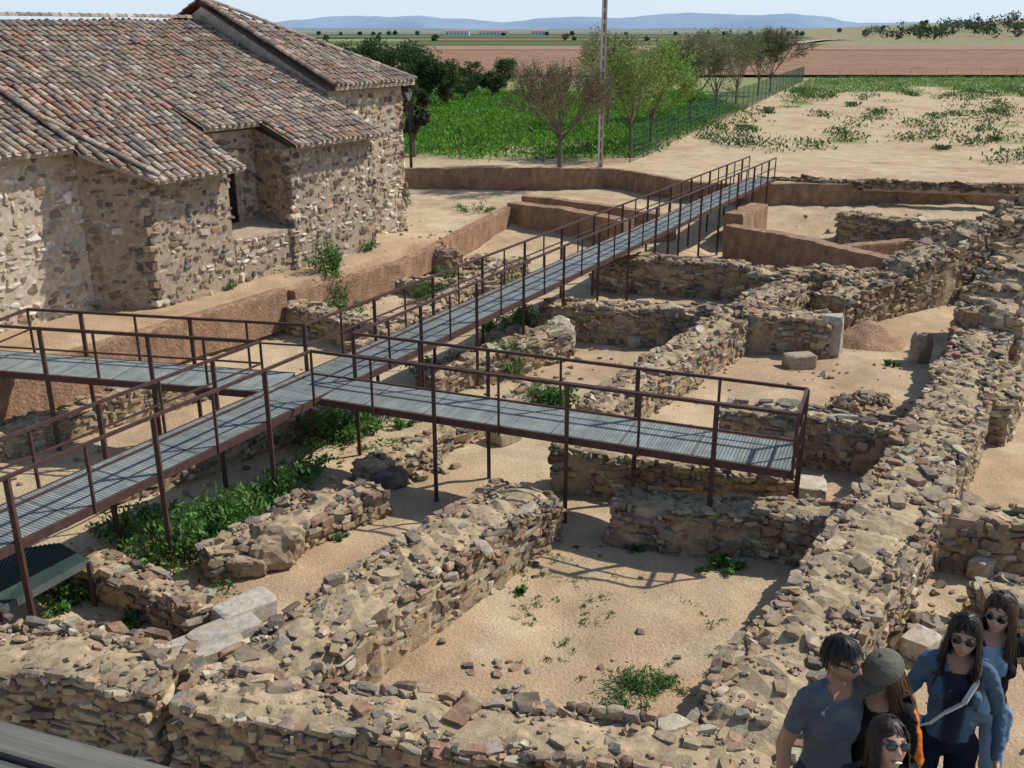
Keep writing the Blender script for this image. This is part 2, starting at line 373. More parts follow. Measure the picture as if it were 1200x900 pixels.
W(RW,[(640,352,.9),(720,358,1.0),(838,364,1.0)],.6,stone=.19)
W(RW,[(872,362,1.05),(925,364,1.1),(972,368,1.1)],.9,stone=.2)
W(RW,[(700,303,.9),(780,303,1.1),(880,309,1.1)],.8,stone=.22)
W(RW,[(880,318,.9),(960,322,.9),(1010,330,1.0)],1.3,stone=.2,rag=.3)
W(RW,[(975,345,.9),(1035,320,1.2),(1095,292,1.7),(1135,265,2.2),(1240,243,2.6)],1.2,stone=.22,rag=.4)
W(RW,[(1158,380,1.2),(1180,335,1.9),(1210,290,2.4)],1.5,stone=.24,rag=.5)
W(RW,[(1075,262,1.0),(1130,258,1.1)],.9,stone=.24,rag=.2)
W(RW,[(1190,430,.9),(1165,475,.8)],.5,stone=.2)
W(RW,[(1090,590,1.0),(1150,596,1.0),(1260,606,1.0)],.7,stone=.19,near=True)
W(RW,[(1150,690,.7),(1260,700,.7)],.8,stone=.19,near=True)
W(RW,[(-30,512,.5),(80,478,.55),(170,452,.6),(240,440,.5)],.6,stone=.18)
W(RW,[(20,590,.45),(150,545,.5),(260,512,.5),(380,468,.5)],.6,stone=.18)
W(RW,[(100,650,.5),(165,672,.5),(235,700,.5)],.5,stone=.17,near=True)
W(RW,[(245,652,.4),(320,615,.6),(400,578,.55),(440,572,.4)],.7,stone=.18,near=True,rag=.2)
W(RW,[(425,552,.3),(490,522,.35),(560,488,.35),(640,447,.4)],.5,stone=.18)
W(RW,[(420,405,.5),(500,362,.6),(560,325,.6),(610,300,.7)],.6,stone=.2)
W(RW,[(335,352,.8),(400,368,.8),(450,380,.7)],.6,stone=.19)
W(RW,[(500,438,.5),(580,410,.6),(655,385,.7)],.7,stone=.2,rag=.2)
W(RW,[(465,325,.5),(530,330,.5),(600,338,.5)],.5,stone=.2)
W(RW,[(470,300,.8),(520,290,.7)],.7,stone=.2,rag=.2)
W(RW,[(985,250,1.0),(1050,256,.9),(1110,262,.9)],.7,stone=.24)
W(RW,[(20,745,.35),(110,742,.4),(180,760,.4)],.5,stone=.16,near=True)
def heap(u,v,z,rx,ry,h,n,ang=0.0,smax=.22):
    p=S(u,v,z);m=MB();xs=np.linspace(-1,1,30);XX,YY=np.meshgrid(xs,xs)
    def hz(a,b): return np.clip(1-np.hypot(a,b)**1.6,0,1)*h*(.45+1.1*fbm(a*2.4+u,b*2.4,2))
    ca,sa=math.cos(ang),math.sin(ang)
    def wp(a,b): return p[0]+ca*a*rx-sa*b*ry,p[1]+sa*a*rx+ca*b*ry
    wx,wy=wp(XX,YY);ii=np.arange(29)[:,None]*30+np.arange(29)[None]
    m.add(np.stack([wx,wy,hz(XX,YY)+gh(wx,wy)-.06],-1).reshape(-1,3),np.stack([ii,ii+1,ii+31,ii+30],-1).reshape(-1,4),np.array((.37,.27,.17))*(.8+.4*rng.random((900,1))))
    a=rng.normal(0,.42,n);b=rng.normal(0,.42,n);k=np.hypot(a,b)<1.05;a,b=a[k],b[k];N=len(a);wx,wy=wp(a,b);sz=rng.uniform(.35,1,N)**2*smax+.03
    stones(m,np.stack([wx,wy,hz(a,b)+gh(wx,wy)+sz*.1],1),np.stack([sz,sz*rng.uniform(.6,.95,N),sz*rng.uniform(.35,.65,N)],1),rng.uniform(0,6,N),.35,PAL_R)
    m.obj("rubble_heap",M_stone)
heap(1165,330,.5,1.6,2.2,1.6,420,-.4);heap(1100,318,.3,1.8,1.2,.8,260,.4);heap(1050,262,.5,2.6,1.3,.6,260,.0,.2);heap(1195,270,1.0,2.2,2.6,2.2,320,-.2,.28)
heap(1020,330,.4,1.5,1.2,.6,200);heap(900,330,.3,1.8,1.4,.55,260,.5);heap(930,345,.3,1.3,1.1,.5,180);heap(1010,470,.2,.9,.7,.35,120,.2,.13);heap(560,305,.3,1.5,.9,.35,160,.5,.16);heap(600,400,.1,1.1,.7,.45,140,.5,.17);heap(300,640,.1,.8,.6,.4,110,.4,.13);heap(1085,745,.2,.6,.5,.25,70,.4,.13);heap(480,545,.1,.9,.6,.25,90,.4,.12);heap(350,600,.1,.7,.5,.3,80,.4,.12)
def Eb(uvz,w_,name="earth_baulk",**k): return W(name,uvz,w_,nostone=True,mat_=M_earth,core=(.33,.21,.135),rag=.04,**k)
Eb([(600,236,1.05),(665,244,1.05),(738,258,1.0)],.7)
Eb([(615,228,1.1),(700,238,1.1),(790,252,1.0)],.5)
Eb([(855,262,.95),(930,275,.95),(1000,292,.95),(1050,303,.9)],.6)
Eb([(940,292,.4),(1060,280,.5),(1120,284,.5)],.5)
Eb([(860,250,1.1),(890,238,1.1)],.8)
CF=(.31,.19,.12)
def cutface(pts,th=.35): wall("earth_cut_face",pts,th,nostone=True,mat_=M_earth,core=CF,rag=.025)
cutface([(*SW(s,tedge(s)+.02)[:2],1.24) for s in (3,8,12,16,19.4)])
cutface([(*SW(s,tedge(s)+.02)[:2],1.1-.2*(s-19.7)/10) for s in (19.75,22,24.5,28)])
cutface([(*SW(s,tedge(s)+.02)[:2],.92) for s in (28.2,31,35.8)])
cutface([(x,float(far_edge(x))-.05,1.50-.08*min(1,max(0,(x-5)/5))) for x in np.linspace(-9,30,40)],.3)
W("stone_kerb",[(890,209,1.5),(1000,212,1.5),(1100,215,1.5),(1230,219,1.5)],.35,stone=.3,pal=PAL_B*.45,z0=1.1,rag=.03)
def ico(n):
    bm=bmesh.new();bmesh.ops.create_icosphere(bm,subdivisions=n,radius=1);bm.verts.index_update();a=np.array([v.co[:] for v in bm.verts]);b=np.array([[v.index for v in f.verts] for f in bm.faces]);bm.free();return a,b
def block(name,u,v,z,dim,ang,col,e=.28,bev=.06,rough=0):
    p=S(u,v,z);m=MB();T=hull(44,int(u),e,bev)
    if rough:
        V,Fc=ico(4);V=np.sign(V)*np.abs(V)**.62;V=V/np.abs(V).max(0)
        f=.62+.7*fbm(V[:,0]*1.3+u,V[:,1]*1.3+V[:,2]*1.1,3)+.12*(fbm(V[:,0]*6+V[:,2]*5,V[:,1]*6,5)-.5);f=np.round(f*7)/7*.5+f*.5
        T=(V*f[:,None],Fc)
    m.batch(T[0],T[1],np.array([[p[0],p[1],g1(p[0],p[1])+dim[2]/2-.03]]),np.array([[dim[0]/2,dim[1]/2,dim[2]/2]]),rotz(np.array([ang])),np.array([col]))
    m.obj(name,M_stone)
block("dressed_stone_block",922,577,.2,(1.35,.62,.46),-.25,(.54,.47,.35),.2)
block("dressed_stone_block",971,412,.1,(.62,.55,1.15),-.45,(.48,.43,.35),.2)
block("dressed_stone_block",936,428,.1,(.8,.5,.4),.2,(.36,.29,.22))
block("boulder",325,655,.1,(.9,.75,.7),.3,(.36,.26,.17),rough=1)
block("boulder",290,668,.1,(.6,.5,.4),.3,(.34,.25,.17),rough=1)
block("boulder",655,398,.3,(.9,.6,.95),.5,(.52,.45,.34),rough=1)
block("boulder",1080,410,.3,(.5,.4,.8),.2,(.38,.29,.21),rough=1)
block("boulder",520,288,.9,(1.2,.8,.9),.2,(.26,.17,.12),rough=1)
for (u,v,dx,dy,c) in [(235,752,1.1,.7,(.42,.38,.32)),(285,708,.9,.5,(.46,.41,.35)),(200,775,.8,.5,(.40,.36,.31)),(345,607,1.2,.7,(.50,.45,.36)),(262,735,1.0,.5,(.40,.36,.31)),(590,500,.7,.5,(.42,.35,.26)),(455,553,.7,.35,(.12,.11,.11)),(1165,735,.6,.4,(.42,.34,.26)),(1150,660,.4,.3,(.46,.38,.30)),(745,392,.45,.25,(.46,.39,.30)),(1080,750,.5,.4,(.5,.43,.34))]:
    block("stone_slab",u,v,.3,(dx,dy,.34),.5+random.random()*.3,c,.25,.04)
m=MB();p=S(1018,395,.1);xs=np.linspace(-1,1,26);XX,YY=np.meshgrid(xs,xs);r=np.hypot(XX,YY)
ZZ=np.clip(1-r,0,1)*1.0*(.7+.6*fbm(XX*3+4,YY*3,2))-.1
ii=np.arange(25)[:,None]*26+np.arange(25)[None]
m.add(np.stack([p[0]+XX*1.1,p[1]+YY*1.1,ZZ*.8+g1(p[0],p[1])],-1).reshape(-1,3),np.stack([ii,ii+1,ii+27,ii+26],-1).reshape(-1,4),(.40,.25,.155));m.obj("earth_mound",M_earth,True)
m=MB();N=2600;x=rng.uniform(-14,24,N);y=8+36*rng.random(N)**1.5
kp=fbm(x*.5,y*.5,41)>.5;x=x[kp];y=y[kp];n_=len(x);sz=np.abs(rng.normal(0,.020,n_))+.008
stones(m,np.stack([x,y,gh(x,y)+sz*.15],1),np.stack([sz,sz*.8,sz*.55],1),rng.uniform(0,6,n_),.3,PAL_R,False)
for (u,v,nn,sp_) in [(572,772,13,.22),(590,790,6,.12),(1060,640,20,.5),(1090,700,25,.5),(1050,480,30,.8),(990,440,25,.8),(1120,340,40,1.2),(430,540,20,.6),(60,730,15,.6),(690,410,25,.8),(560,300,40,1.2),(1040,265,60,1.8),(870,830,14,.25),(1170,640,15,.5),(620,430,30,.8),(250,560,15,.8),(100,520,30,1.2),(625,655,3,.1)]:
    p=S(u,v,.2);x=p[0]+rng.normal(0,sp_,nn);y=p[1]+rng.normal(0,sp_,nn);sz=rng.uniform(.03,.10,nn)
    stones(m,np.stack([x,y,gh(x,y)+sz*.2],1),np.stack([sz,sz*.75,sz*.5],1),rng.uniform(0,6,nn),.25,PAL_R,True)
m.obj("loose_stones",M_stone)
# ------------------------------------------------ church
ch=empty("stone_church")
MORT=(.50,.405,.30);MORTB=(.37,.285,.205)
cw=MB()
def prism(m,poly,zb,zts,col):
    n=len(poly);B=[SW(s,q,zb) for s,q in poly];T=[SW(s,q,z) for (s,q),z in zip(poly,zts)]
    m.add(B+T,[[i,(i+1)%n,n+(i+1)%n,n+i] for i in range(n)],col);m.add(T,[list(range(n))],col)
def extr(m,prof,s0,s1,col):
    n=len(prof);A=[SW(s0,q,z) for q,z in prof];B=[SW(s1,q,z) for q,z in prof]
    m.add(A+B,[[i,(i+1)%n,n+(i+1)%n,n+i] for i in range(n)],col);m.add(A,[list(range(n))[::-1]],col);m.add(B,[list(range(n))],col)
extr(cw,[(-22,.7),(-22,5.25),(-28,7.95),(-34,5.25),(-34,.7)],-8,25.35,MORT)
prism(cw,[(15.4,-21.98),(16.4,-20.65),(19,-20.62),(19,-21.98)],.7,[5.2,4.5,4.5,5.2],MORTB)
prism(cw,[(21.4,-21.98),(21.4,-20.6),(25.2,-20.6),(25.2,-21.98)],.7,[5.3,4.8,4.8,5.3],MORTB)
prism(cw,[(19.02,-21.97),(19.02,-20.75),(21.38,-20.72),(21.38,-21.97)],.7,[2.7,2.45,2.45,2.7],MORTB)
prism(cw,[(25.37,-33.4),(25.37,-22.5),(29.3,-22.5),(29.3,-33.4)],.5,[6.1]*4,(.42,.325,.24))
A=SW(25.38,-28,8.75);q=[SW(25.38,-33.3,6.1),SW(25.38,-22.5,6.1),SW(29.2,-22.5,6.1),SW(29.2,-33.3,6.1)]
cw.add([A]+q,[[0,1,2],[0,2,3],[0,3,4],[0,4,1]],(.46,.38,.30))
n2=EN;u2=EU
def fs(s0,w0,s1,w1,zb,z0,z1,out,size,pal,dens=.92):
    face_stones(cw,SW(s0,w0),SW(s1,w1),zb,lambda t:z0+(z1-z0)*t,out,size,pal,False,push=-.02,dens=dens,hfac=.68,TP=TPC,fill=.5)
fs(7,-22,15.4,-22,.9,5.15,5.15,n2,.20,PAL_W,.86)
dd=SW(16.4,-20.65)[:2]-SW(15.4,-22)[:2];dd/=np.linalg.norm(dd);on=np.array([dd[1],-dd[0]])
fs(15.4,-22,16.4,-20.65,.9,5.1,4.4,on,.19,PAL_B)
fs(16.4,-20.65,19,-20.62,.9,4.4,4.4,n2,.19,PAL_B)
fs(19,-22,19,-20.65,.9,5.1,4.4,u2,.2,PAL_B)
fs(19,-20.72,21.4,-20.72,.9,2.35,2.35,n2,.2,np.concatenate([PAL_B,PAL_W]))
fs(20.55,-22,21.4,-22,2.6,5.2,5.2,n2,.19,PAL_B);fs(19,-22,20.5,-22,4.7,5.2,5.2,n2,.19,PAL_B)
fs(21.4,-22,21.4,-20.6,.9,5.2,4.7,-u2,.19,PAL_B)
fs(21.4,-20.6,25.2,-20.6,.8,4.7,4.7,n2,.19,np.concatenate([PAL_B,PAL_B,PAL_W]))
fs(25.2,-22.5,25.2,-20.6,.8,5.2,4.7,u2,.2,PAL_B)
fs(25.4,-22.5,29.3,-22.5,.6,6.0,6.0,n2,.2,np.concatenate([PAL_B,PAL_W]))
fs(29.3,-30,29.3,-22.5,.6,6.0,6.0,u2,.3,PAL_B)
RL=np.array([[EU[0],EN[0],0],[EU[1],EN[1],0],[0,0,1]])
for (s_,w_,z1) in[(16.42,-20.78,4.4),(25.07,-20.72,4.7),(21.52,-20.72,4.7),(29.15,-22.62,6.0)]:
    z=1.0;k=0
    while z<z1:
        hq=rng.uniform(.09,.14);T=TPL[rng.integers(0,12)];l=.24 if k%2 else .15
        p=SW(s_-(.06 if s_ in(25.07,29.15) and k%2 else 0),w_,z+hq)
        cw.batch(T[0],T[1],np.array([p]),np.array([[l,.16,hq]]),RL[None],cols(1,PAL_B*1.15 if s_<29 else np.array([(.34,.20,.14),(.40,.27,.18)])))
        z+=hq*2;k+=1
cw.obj("walls",M_church,parent=ch)
dm=MB()
dm.box(SW(20.02,-21.93,3.6),(.40,.06,.98),RL,(.02,.014,.011))  # near-black box: shade of the door recess painted as a solid colour
for sx in(-1,1):
    for k in range(7): dm.box(SW(20.02+sx*.49,-21.9,2.78+k*.27),(.09 if k%2 else .075,.075,.13),RL,np.array((.33,.25,.18))*rng.uniform(.7,1.2))
dm.box(SW(20.02,-21.9,4.68),(.6,.08,.10),RL,(.24,.18,.13))
dm.obj("doorway",M_church,parent=ch)
a=np.linspace(0,math.pi,7);TT=[];
for xx,r in((-.21,.098),(.21,.078)):
    for q in a: TT.append((xx,math.cos(q)*r,math.sin(q)*r*.85))
TT=np.array(TT);TFc=np.array([[i,i+1,i+8,i+7] for i in range(6)])
rf=MB();
PAL_T=np.array([(.40,.31,.23),(.34,.265,.20),(.27,.215,.17),(.47,.39,.30),(.38,.22,.15),(.22,.185,.155),(.33,.245,.18)])
eps=[]
def prof_at(s_):
    if s_<15.15: return [(-28,8.12),(-21.55,5.33)]
    if s_<19.15:
        e=lerp(-21.4,-20.05,min(1,(s_-15.15)/1.1));f=(e+23.8)/3.75
        return [(-28,8.3),(-23.8,6.5),(e,6.5-1.95*f)]
    if s_<21.2: return [(-28,8.3),(-21.45,5.5)]
    return [(-28,8.3),(-20.1,4.93)]
def tiles(profile,s_):
    P=np.array(profile,float);seg=np.hypot(*np.diff(P,axis=0).T);cum=np.concatenate([[0],np.cumsum(seg)]);L=cum[-1]
    t=np.arange(L-.12,.1,-.33)
    if len(t)==0:return
    ww=np.interp(t,cum,P[:,0]);zz=np.interp(t,cum,P[:,1]);k=np.clip(np.searchsorted(cum,t)-1,0,len(seg)-1)
    dw=np.diff(P[:,0])[k]/seg[k];dz=np.diff(P[:,1])[k]/seg[k]
    n_=len(t);up=np.zeros((n_,3));up[:,0]=-dw*EN[0];up[:,1]=-dw*EN[1];up[:,2]=-dz
    yy=np.tile(np.array([EU[0],EU[1],0]),(n_,1))
    yy=yy+up*rng.normal(0,.045,n_)[:,None];yy/=np.linalg.norm(yy,axis=1)[:,None]
    up=up+np.array([0,0,1])*rng.normal(-.035,.015,n_)[:,None];up/=np.linalg.norm(up,axis=1)[:,None]
    zzv=np.cross(up,yy);zzv*=np.sign(zzv[:,2:3])
    R=np.stack([up,yy,zzv],2)
    sag=.07*(fbm(ww*.35,ww*0+s_*.3,77)-.5)*2
    pos=np.stack([EU[0]*s_+EN[0]*ww,EU[1]*s_+EN[1]*ww,zz+rng.normal(0,.01,n_)+np.maximum(sag,-.02)],1)
    pos[:,:2]+=EU*rng.normal(0,.016,n_)[:,None]
    c=cols(n_,PAL_T)*(.7+.6*fbm(ww*.5,ww*0+s_*.4,55))[:,None]
    rf.batch(TT,TFc,pos,np.ones((n_,3)),R,c)
    eps.append((pos[0]-R[0][:,0]*.17+R[0][:,2]*.02,math.atan2(EU[1],EU[0])))
s_=-8.0
while s_<25.3:
    tiles(prof_at(s_),s_);tiles([(-56-p[0],p[1]) for p in [(-28,8.3),(-21.5,5.5)]],s_);s_+=.235
s_=25.4
while s_<29.6:
    ws=-28+(s_-25.4)/4.3*5.75
    tiles([(ws,9.0-(ws+28)*.457),(-22.1,9.0-5.9*.457)],s_);tiles([(-56-ws,9.0-(ws+28)*.457),(-33.9,9.0-5.9*.457)],s_);s_+=.235
def bed(s0,s1,p0,p1):
    top=[SW(s0,*p) for p in p0]+[SW(s1,*p) for p in p1];n=len(p0)
    for dz,c in((-.02,(.24,.125,.08)),(-.13,(.3,.22,.16))):
        rf.add([t+np.array([0,0,dz]) for t in top],[[i,i+1,n+i+1,n+i] for i in range(n-1)],c)
    a=[top[n-1]+np.array([0,0,-.02]),top[2*n-1]+np.array([0,0,-.02])];rf.add([a[0],a[1],a[1]-np.array([0,0,.11]),a[0]-np.array([0,0,.11])],[[0,1,2,3]],(.42,.33,.25))
bed(-8,15.1,prof_at(0),prof_at(0));bed(15.1,16.25,prof_at(15.16),prof_at(16.25));bed(16.25,19.1,prof_at(16.3),prof_at(17));bed(19.1,21.2,prof_at(20),prof_at(20));bed(21.2,25.3,prof_at(22),prof_at(22))
bed(-8,25.3,[(-28,8.28),(-34.5,5.45)],[(-28,8.28),(-34.5,5.45)])
ap=SW(25.3,-28,8.97);e1=SW(25.3,-22.1,6.27);e2=SW(29.6,-22.1,6.27);e3=SW(29.6,-33.9,6.27);e4=SW(25.3,-33.9,6.27)
rf.add([ap,e1,e2,e3,e4],[[0,1,2],[0,2,3],[0,3,4]],(.26,.13,.08))
rf.add([e1,e2,e2-np.array([0,0,.12]),e1-np.array([0,0,.12])],[[0,1,2,3]],(.45,.36,.28));rf.add([e2,e3,e3-np.array([0,0,.12]),e2-np.array([0,0,.12])],[[0,1,2,3]],(.45,.36,.28))
def ridge_t(p0,p1,r=1.35):
    p0=np.array(p0);p1=np.array(p1);L=np.linalg.norm(p1-p0);d=(p1-p0)/L;t=np.arange(.15,L,.34)
    y=np.cross([0,0,1],d);y/=np.linalg.norm(y);z=np.cross(d,y);R=np.tile(np.stack([d,y,z],1),(len(t),1,1))
    rf.batch(TT,TFc,p0+d*t[:,None]+np.array([0,0,.05]),np.tile([1,r,r],(len(t),1)),R,cols(len(t),PAL_T))
ridge_t(SW(-8,-28,8.33),SW(25.3,-28,8.33));ridge_t(e1+[0,0,.03],ap+[0,0,.03]);ridge_t(e2+[0,0,.03],ap+[0,0,.03]);ridge_t(e3,ap)
ridge_t(SW(15.15,-21.5,5.38),SW(15.15,-28,8.3),1.1);ridge_t(SW(16.3,-20.1,4.62),SW(15.15,-22.5,5.9),1.1);
P=np.array([e for e,_ in eps]);stones(rf,P,np.tile([.08,.05,.055],(len(P),1)),np.array([a_ for _,a_ in eps]),.1,np.array([(.55,.47,.38),(.48,.40,.31)]),False)
rf.obj("tiled_roof",M_tile,parent=ch,smooth=False)
# ------------------------------------------------ walkway
wk=empty("steel_walkway");dk=MB();rl=MB()
BR=(.075,.038,.030);ZD=1.6
P0=S(0,618,ZD)[:2];P1=S(892,209,ZD)[:2];um=(P1-P0)/np.linalg.norm(P1-P0);nm=np.array([um[1],-um[0]])
J=P0+um*np.dot(S(368,452,ZD)[:2]-P0,um)
RE=S(934,536,ZD)[:2];LE=S(18,424,ZD)[:2]
BT=np.array([[x,y,q] for x in(-1,1) for y in(-1,1) for q in(-1,1)],float);BF=np.array([[0,1,3,2],[4,6,7,5],[0,4,5,1],[2,3,7,6],[0,2,6,4],[1,5,7,3]])
def deck(a,b,wd,z,col=(.215,.24,.225),sp_=.055,bw=.0215):
    a=np.array(a);b=np.array(b);L=np.linalg.norm(b-a);d=(b-a)/L;n=np.array([d[1],-d[0]]);ang=math.atan2(d[1],d[0])
    t=np.arange(.02,L,sp_);R=rotz(np.full(len(t),ang))
    pos=np.stack([a[0]+d[0]*t,a[1]+d[1]*t,np.full(len(t),z)],1)
    dk.batch(BT,BF,pos,np.tile([bw,wd/2-.03,.012],(len(t),1)),R,np.array(col)*rng.uniform(.88,1.12,(len(t),1))*(.85+.3*vn(t/1.2,t*0+a[0],5))[:,None])
    for o in np.linspace(-wd/2+.1,wd/2-.1,11): dk.beam((*(a+n*o),z-.017),(*(b+n*o),z-.017),.03,.02,np.array(col)*.75)
    k=0.9
    while k<L:
        dk.beam((*(a+d*k-n*(wd/2-.04)),z+.004),(*(a+d*k+n*(wd/2-.04)),z+.004),.03,.03,np.array(col)*.55);k+=1.2
    for sg in(-1,1):
        rl.beam((*(a+n*sg*wd/2),z-.055),(*(b+n*sg*wd/2),z-.055),.05,.13,BR)
def rail(a,b,z,sp_=1.15,first=True,last=True,H=.95,every=2,ph=0):
    a=np.array(a);b=np.array(b);L=np.linalg.norm(b-a);n=max(1,round(L/sp_))
    for k in range(n+1):
        if (k==0 and not first) or (k==n and not last): continue
        p=a+(b-a)*k/n;full=(k+ph)%every==0
        zb=g1(*p)-.1 if full else z-.12;zb=min(zb,z-.12);wd=.07 if full else .042
        rl.beam((*p,zb),(*p,z+H),wd,wd,BR)
    for h,q in((H,.05),(H*.55,.032)):
        rl.beam((*a,z+h+.002),(*b,z+h+.002),q,q,BR)
wd=1.15;hw=wd/2
A0=P0-um*5.0;deck(A0,P1,wd,ZD)
dr=(RE-J)/np.linalg.norm(RE-J);nr=np.array([dr[1],-dr[0]]);dl=(LE-J)/np.linalg.norm(LE-J);nl=np.array([dl[1],-dl[0]])
deck(J+dr*hw*1.02,RE,wd,ZD-.003);deck(J+dl*hw*1.02,LE+dl*.9,wd,ZD-.003)
o=.60
R1=J+nm*o-um*.62;R2=J+nm*o+um*.62;L1=J-nm*o-um*.62;L2=J-nm*o+um*.62
rail(A0+nm*o,R1,ZD);rail(R2,P1+nm*o,ZD);rail(A0-nm*o,L1,ZD);rail(L2,P1-nm*o,ZD)
e_n=RE+nr*o;e_f=RE-nr*o
rail(R1,e_n,ZD,ph=0,every=2,sp_=1.3,first=False);rail(R2,e_f,ZD,sp_=1.3,first=False);rail(e_n,e_f,ZD,sp_=.6,first=False,last=False,every=9,ph=1)
sgn=-1 if np.dot(nl,um)>0 else 1
rail(L1,LE+nl*o*sgn,ZD,sp_=1.2,first=False);rail(L2,LE-nl*o*sgn,ZD,sp_=1.2,first=False)
rail(LE-nl*o,LE+nl*o,ZD,sp_=1.2,every=1,first=False,last=False)
for t in np.arange(1,np.linalg.norm(P1-A0),2.3):
    q=A0+um*t;rl.beam((*(q-nm*hw),ZD-.09),(*(q+nm*hw),ZD-.09),.06,.1,BR)
dk.obj("grating",M_deck,parent=wk);rl.obj("railing",M_steel,parent=wk)
lp=MB();q=[S(-60,655,.75),S(70,636,.75),S(103,655,.75),S(0,712,.75),S(-60,735,.75)]
lp.add(q,[list(range(5))],(.03,.055,.05));lp.add([p-np.array([0,0,.12]) for p in q]+q,[[i,(i+1)%5,5+(i+1)%5,5+i] for i in range(5)],(.10,.11,.10))
for p in q[:4]: lp.beam((p[0],p[1],-.1),(p[0],p[1],.7),.06,.06,BR)
for t in np.linspace(.05,.95,22):
    a_=lerp(q[0],q[1],t);b_=lerp(q[4],q[3],t);lp.beam(a_+[0,0,.008],b_+[0,0,.008],.02,.012,(.055,.085,.075))
lp.obj("metal_platform",M_deck)
# ------------------------------------------------ vegetation
def leaves(m,P,size,asp,col,zb=0.0):
    N=len(P);u=rng.normal(size=(N,3));u[:,2]=np.abs(u[:,2])*1.0+zb;u/=np.linalg.norm(u,axis=1)[:,None]
    v=np.cross(u,rng.normal(size=(N,3)));v/=np.linalg.norm(v,axis=1)[:,None]
    L=np.asarray(size)[:,None];Wd=L*asp
    V=np.stack([P-u*L,P+v*Wd-u*L*.1,P+u*L,P-v*Wd-u*L*.1],1).reshape(-1,3)
    k=np.arange(N)[:,None]*4+np.arange(4)[None];m.add(V,k,np.repeat(col,4,0))
def lc(n,base,var=.35): return np.clip(np.array(base)*rng.uniform(1-var,1+var,(n,1))*rng.uniform(.85,1.15,(n,3)),0,1)
def bush(u,v,z,r,h,n,col=(.09,.18,.045),sz=.055,name="weed_bush"):
    p=S(u,v,z);m=MB();K=max(5,int(n/45));cx=rng.normal(0,r*.5,(K,2));ch_=rng.uniform(.35,1,K)*h*np.exp(-(np.hypot(cx[:,0],cx[:,1])/(r*1.3))**2)
    k=rng.integers(0,K,n);t=rng.random(n)**.7
    P=np.stack([p[0]+cx[k,0]*(.6+.6*t)+rng.normal(0,r*.15,n),p[1]+cx[k,1]*(.6+.6*t)+rng.normal(0,r*.15,n),ch_[k]*t+.02],1)
    P[:,2]+=gh(P[:,0],P[:,1])
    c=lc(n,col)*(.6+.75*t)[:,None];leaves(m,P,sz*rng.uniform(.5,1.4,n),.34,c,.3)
    for j in range(K):
        g=g1(p[0]+cx[j,0]*.6,p[1]+cx[j,1]*.6);m.cyl((p[0]+cx[j,0]*.6,p[1]+cx[j,1]*.6,g-.02),(p[0]+cx[j,0]*1.2,p[1]+cx[j,1]*1.2,g+ch_[j]),.012,.004,4,(.08,.12,.04))
    m.obj(name,M_leaf)
for a_ in [(393,345,.6,.6,1.5,1400),(388,332,.8,.5,1.1,700),(210,655,0,.85,.9,1900),(250,632,0,.55,1.0,1300),(275,622,0,.6,.9,1100),(330,585,0,.6,.7,900),(345,560,0,.5,.6,600),(390,515,0,.8,.9,1600),(425,505,0,.5,.7,800),(100,690,0,.45,.6,700),(75,712,0,.35,.35,350),(140,625,0,.5,.5,500),(500,440,0,.5,.6,600),(560,425,0,.6,.6,800),(600,430,.1,.7,1.0,1300),(640,475,0,.6,.8,1000),(655,478,0,.35,.6,450),(620,380,0,.8,.9,1100),(505,345,.2,.6,.9,700),(470,245,.8,.6,1.2,700),(520,320,.1,.5,.5,300),(605,335,.1,.6,.7,400),(822,345,0,.35,.6,300),(848,664,0,.24,.22,400),(158,728,0,.22,.2,300),(745,645,0,.12,.1,90),(555,250,.8,.7,.6,400),(272,337,1.2,.3,.3,250),(125,358,1.2,.4,.25,200),(160,357,1.2,.3,.2,160),(430,297,1.1,.4,.4,300),(610,690,0,.1,.08,60),(530,322,.2,.3,.4,200),(300,595,0,.5,.6,600),(180,610,0,.4,.4,400),(445,480,0,.4,.5,450),(580,385,.1,.4,.5,350),(690,395,0,.25,.25,150),(470,500,0,.3,.3,220),(1045,430,0,.2,.2,120),(590,650,0,.1,.08,60),(400,632,0,.12,.1,80)]:
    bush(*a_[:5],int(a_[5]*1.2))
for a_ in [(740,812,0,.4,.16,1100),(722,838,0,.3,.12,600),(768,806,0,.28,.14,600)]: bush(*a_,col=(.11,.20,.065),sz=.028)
m=MB();N=190;pu=rng.uniform(600,900,N);pv=rng.uniform(640,800,N);keep=fbm(pu*.02,pv*.02,61)>.46
for u,v in zip(pu[keep],pv[keep]):
    p=S(u,v,0);n=rng.integers(8,22);r=rng.uniform(.02,.06);P=np.stack([p[0]+rng.normal(0,r,n),p[1]+rng.normal(0,r,n),np.full(n,.02)],1);P[:,2]+=gh(P[:,0],P[:,1]);leaves(m,P,rng.uniform(.015,.034,n),.35,lc(n,(.10,.17,.06)),.2)
m.obj("seedlings",M_leaf)
def tufts(name,xr,yr,N,mk,size,col,B=9):
    x=rng.uniform(*xr,N);y=yr[0]+(yr[1]-yr[0])*rng.random(N)
    z=gh(x,y);_,g=gcol(x,y,z,np.zeros(N));k=(g>.35)&mk(x,y)&(rng.random(N)<g);x,y,z=x[k],y[k],z[k];n=len(x)
    m=MB();hh=rng.uniform(.4,1.2,n)*(.5+fbm(x*.4,y*.4,71));P=np.repeat(np.stack([x,y,z],1),B,0)+np.stack([rng.normal(0,size*.9,n*B),rng.normal(0,size*.9,n*B),rng.uniform(.02,1,n*B)*np.repeat(hh,B)*size],1)
    tone=np.repeat(.55+.9*fbm(x*.5,y*.5,91),B)[:,None]
    leaves(m,P,rng.uniform(.35,1,n*B)*size*.3,.4,lc(n*B,col,.4)*tone,.3);m.obj(name,M_leaf)
tufts("tall_weeds",(-14,20),(53,112),9500,lambda x,y:(x<fence_x(y)),.6,(.11,.25,.03),14)
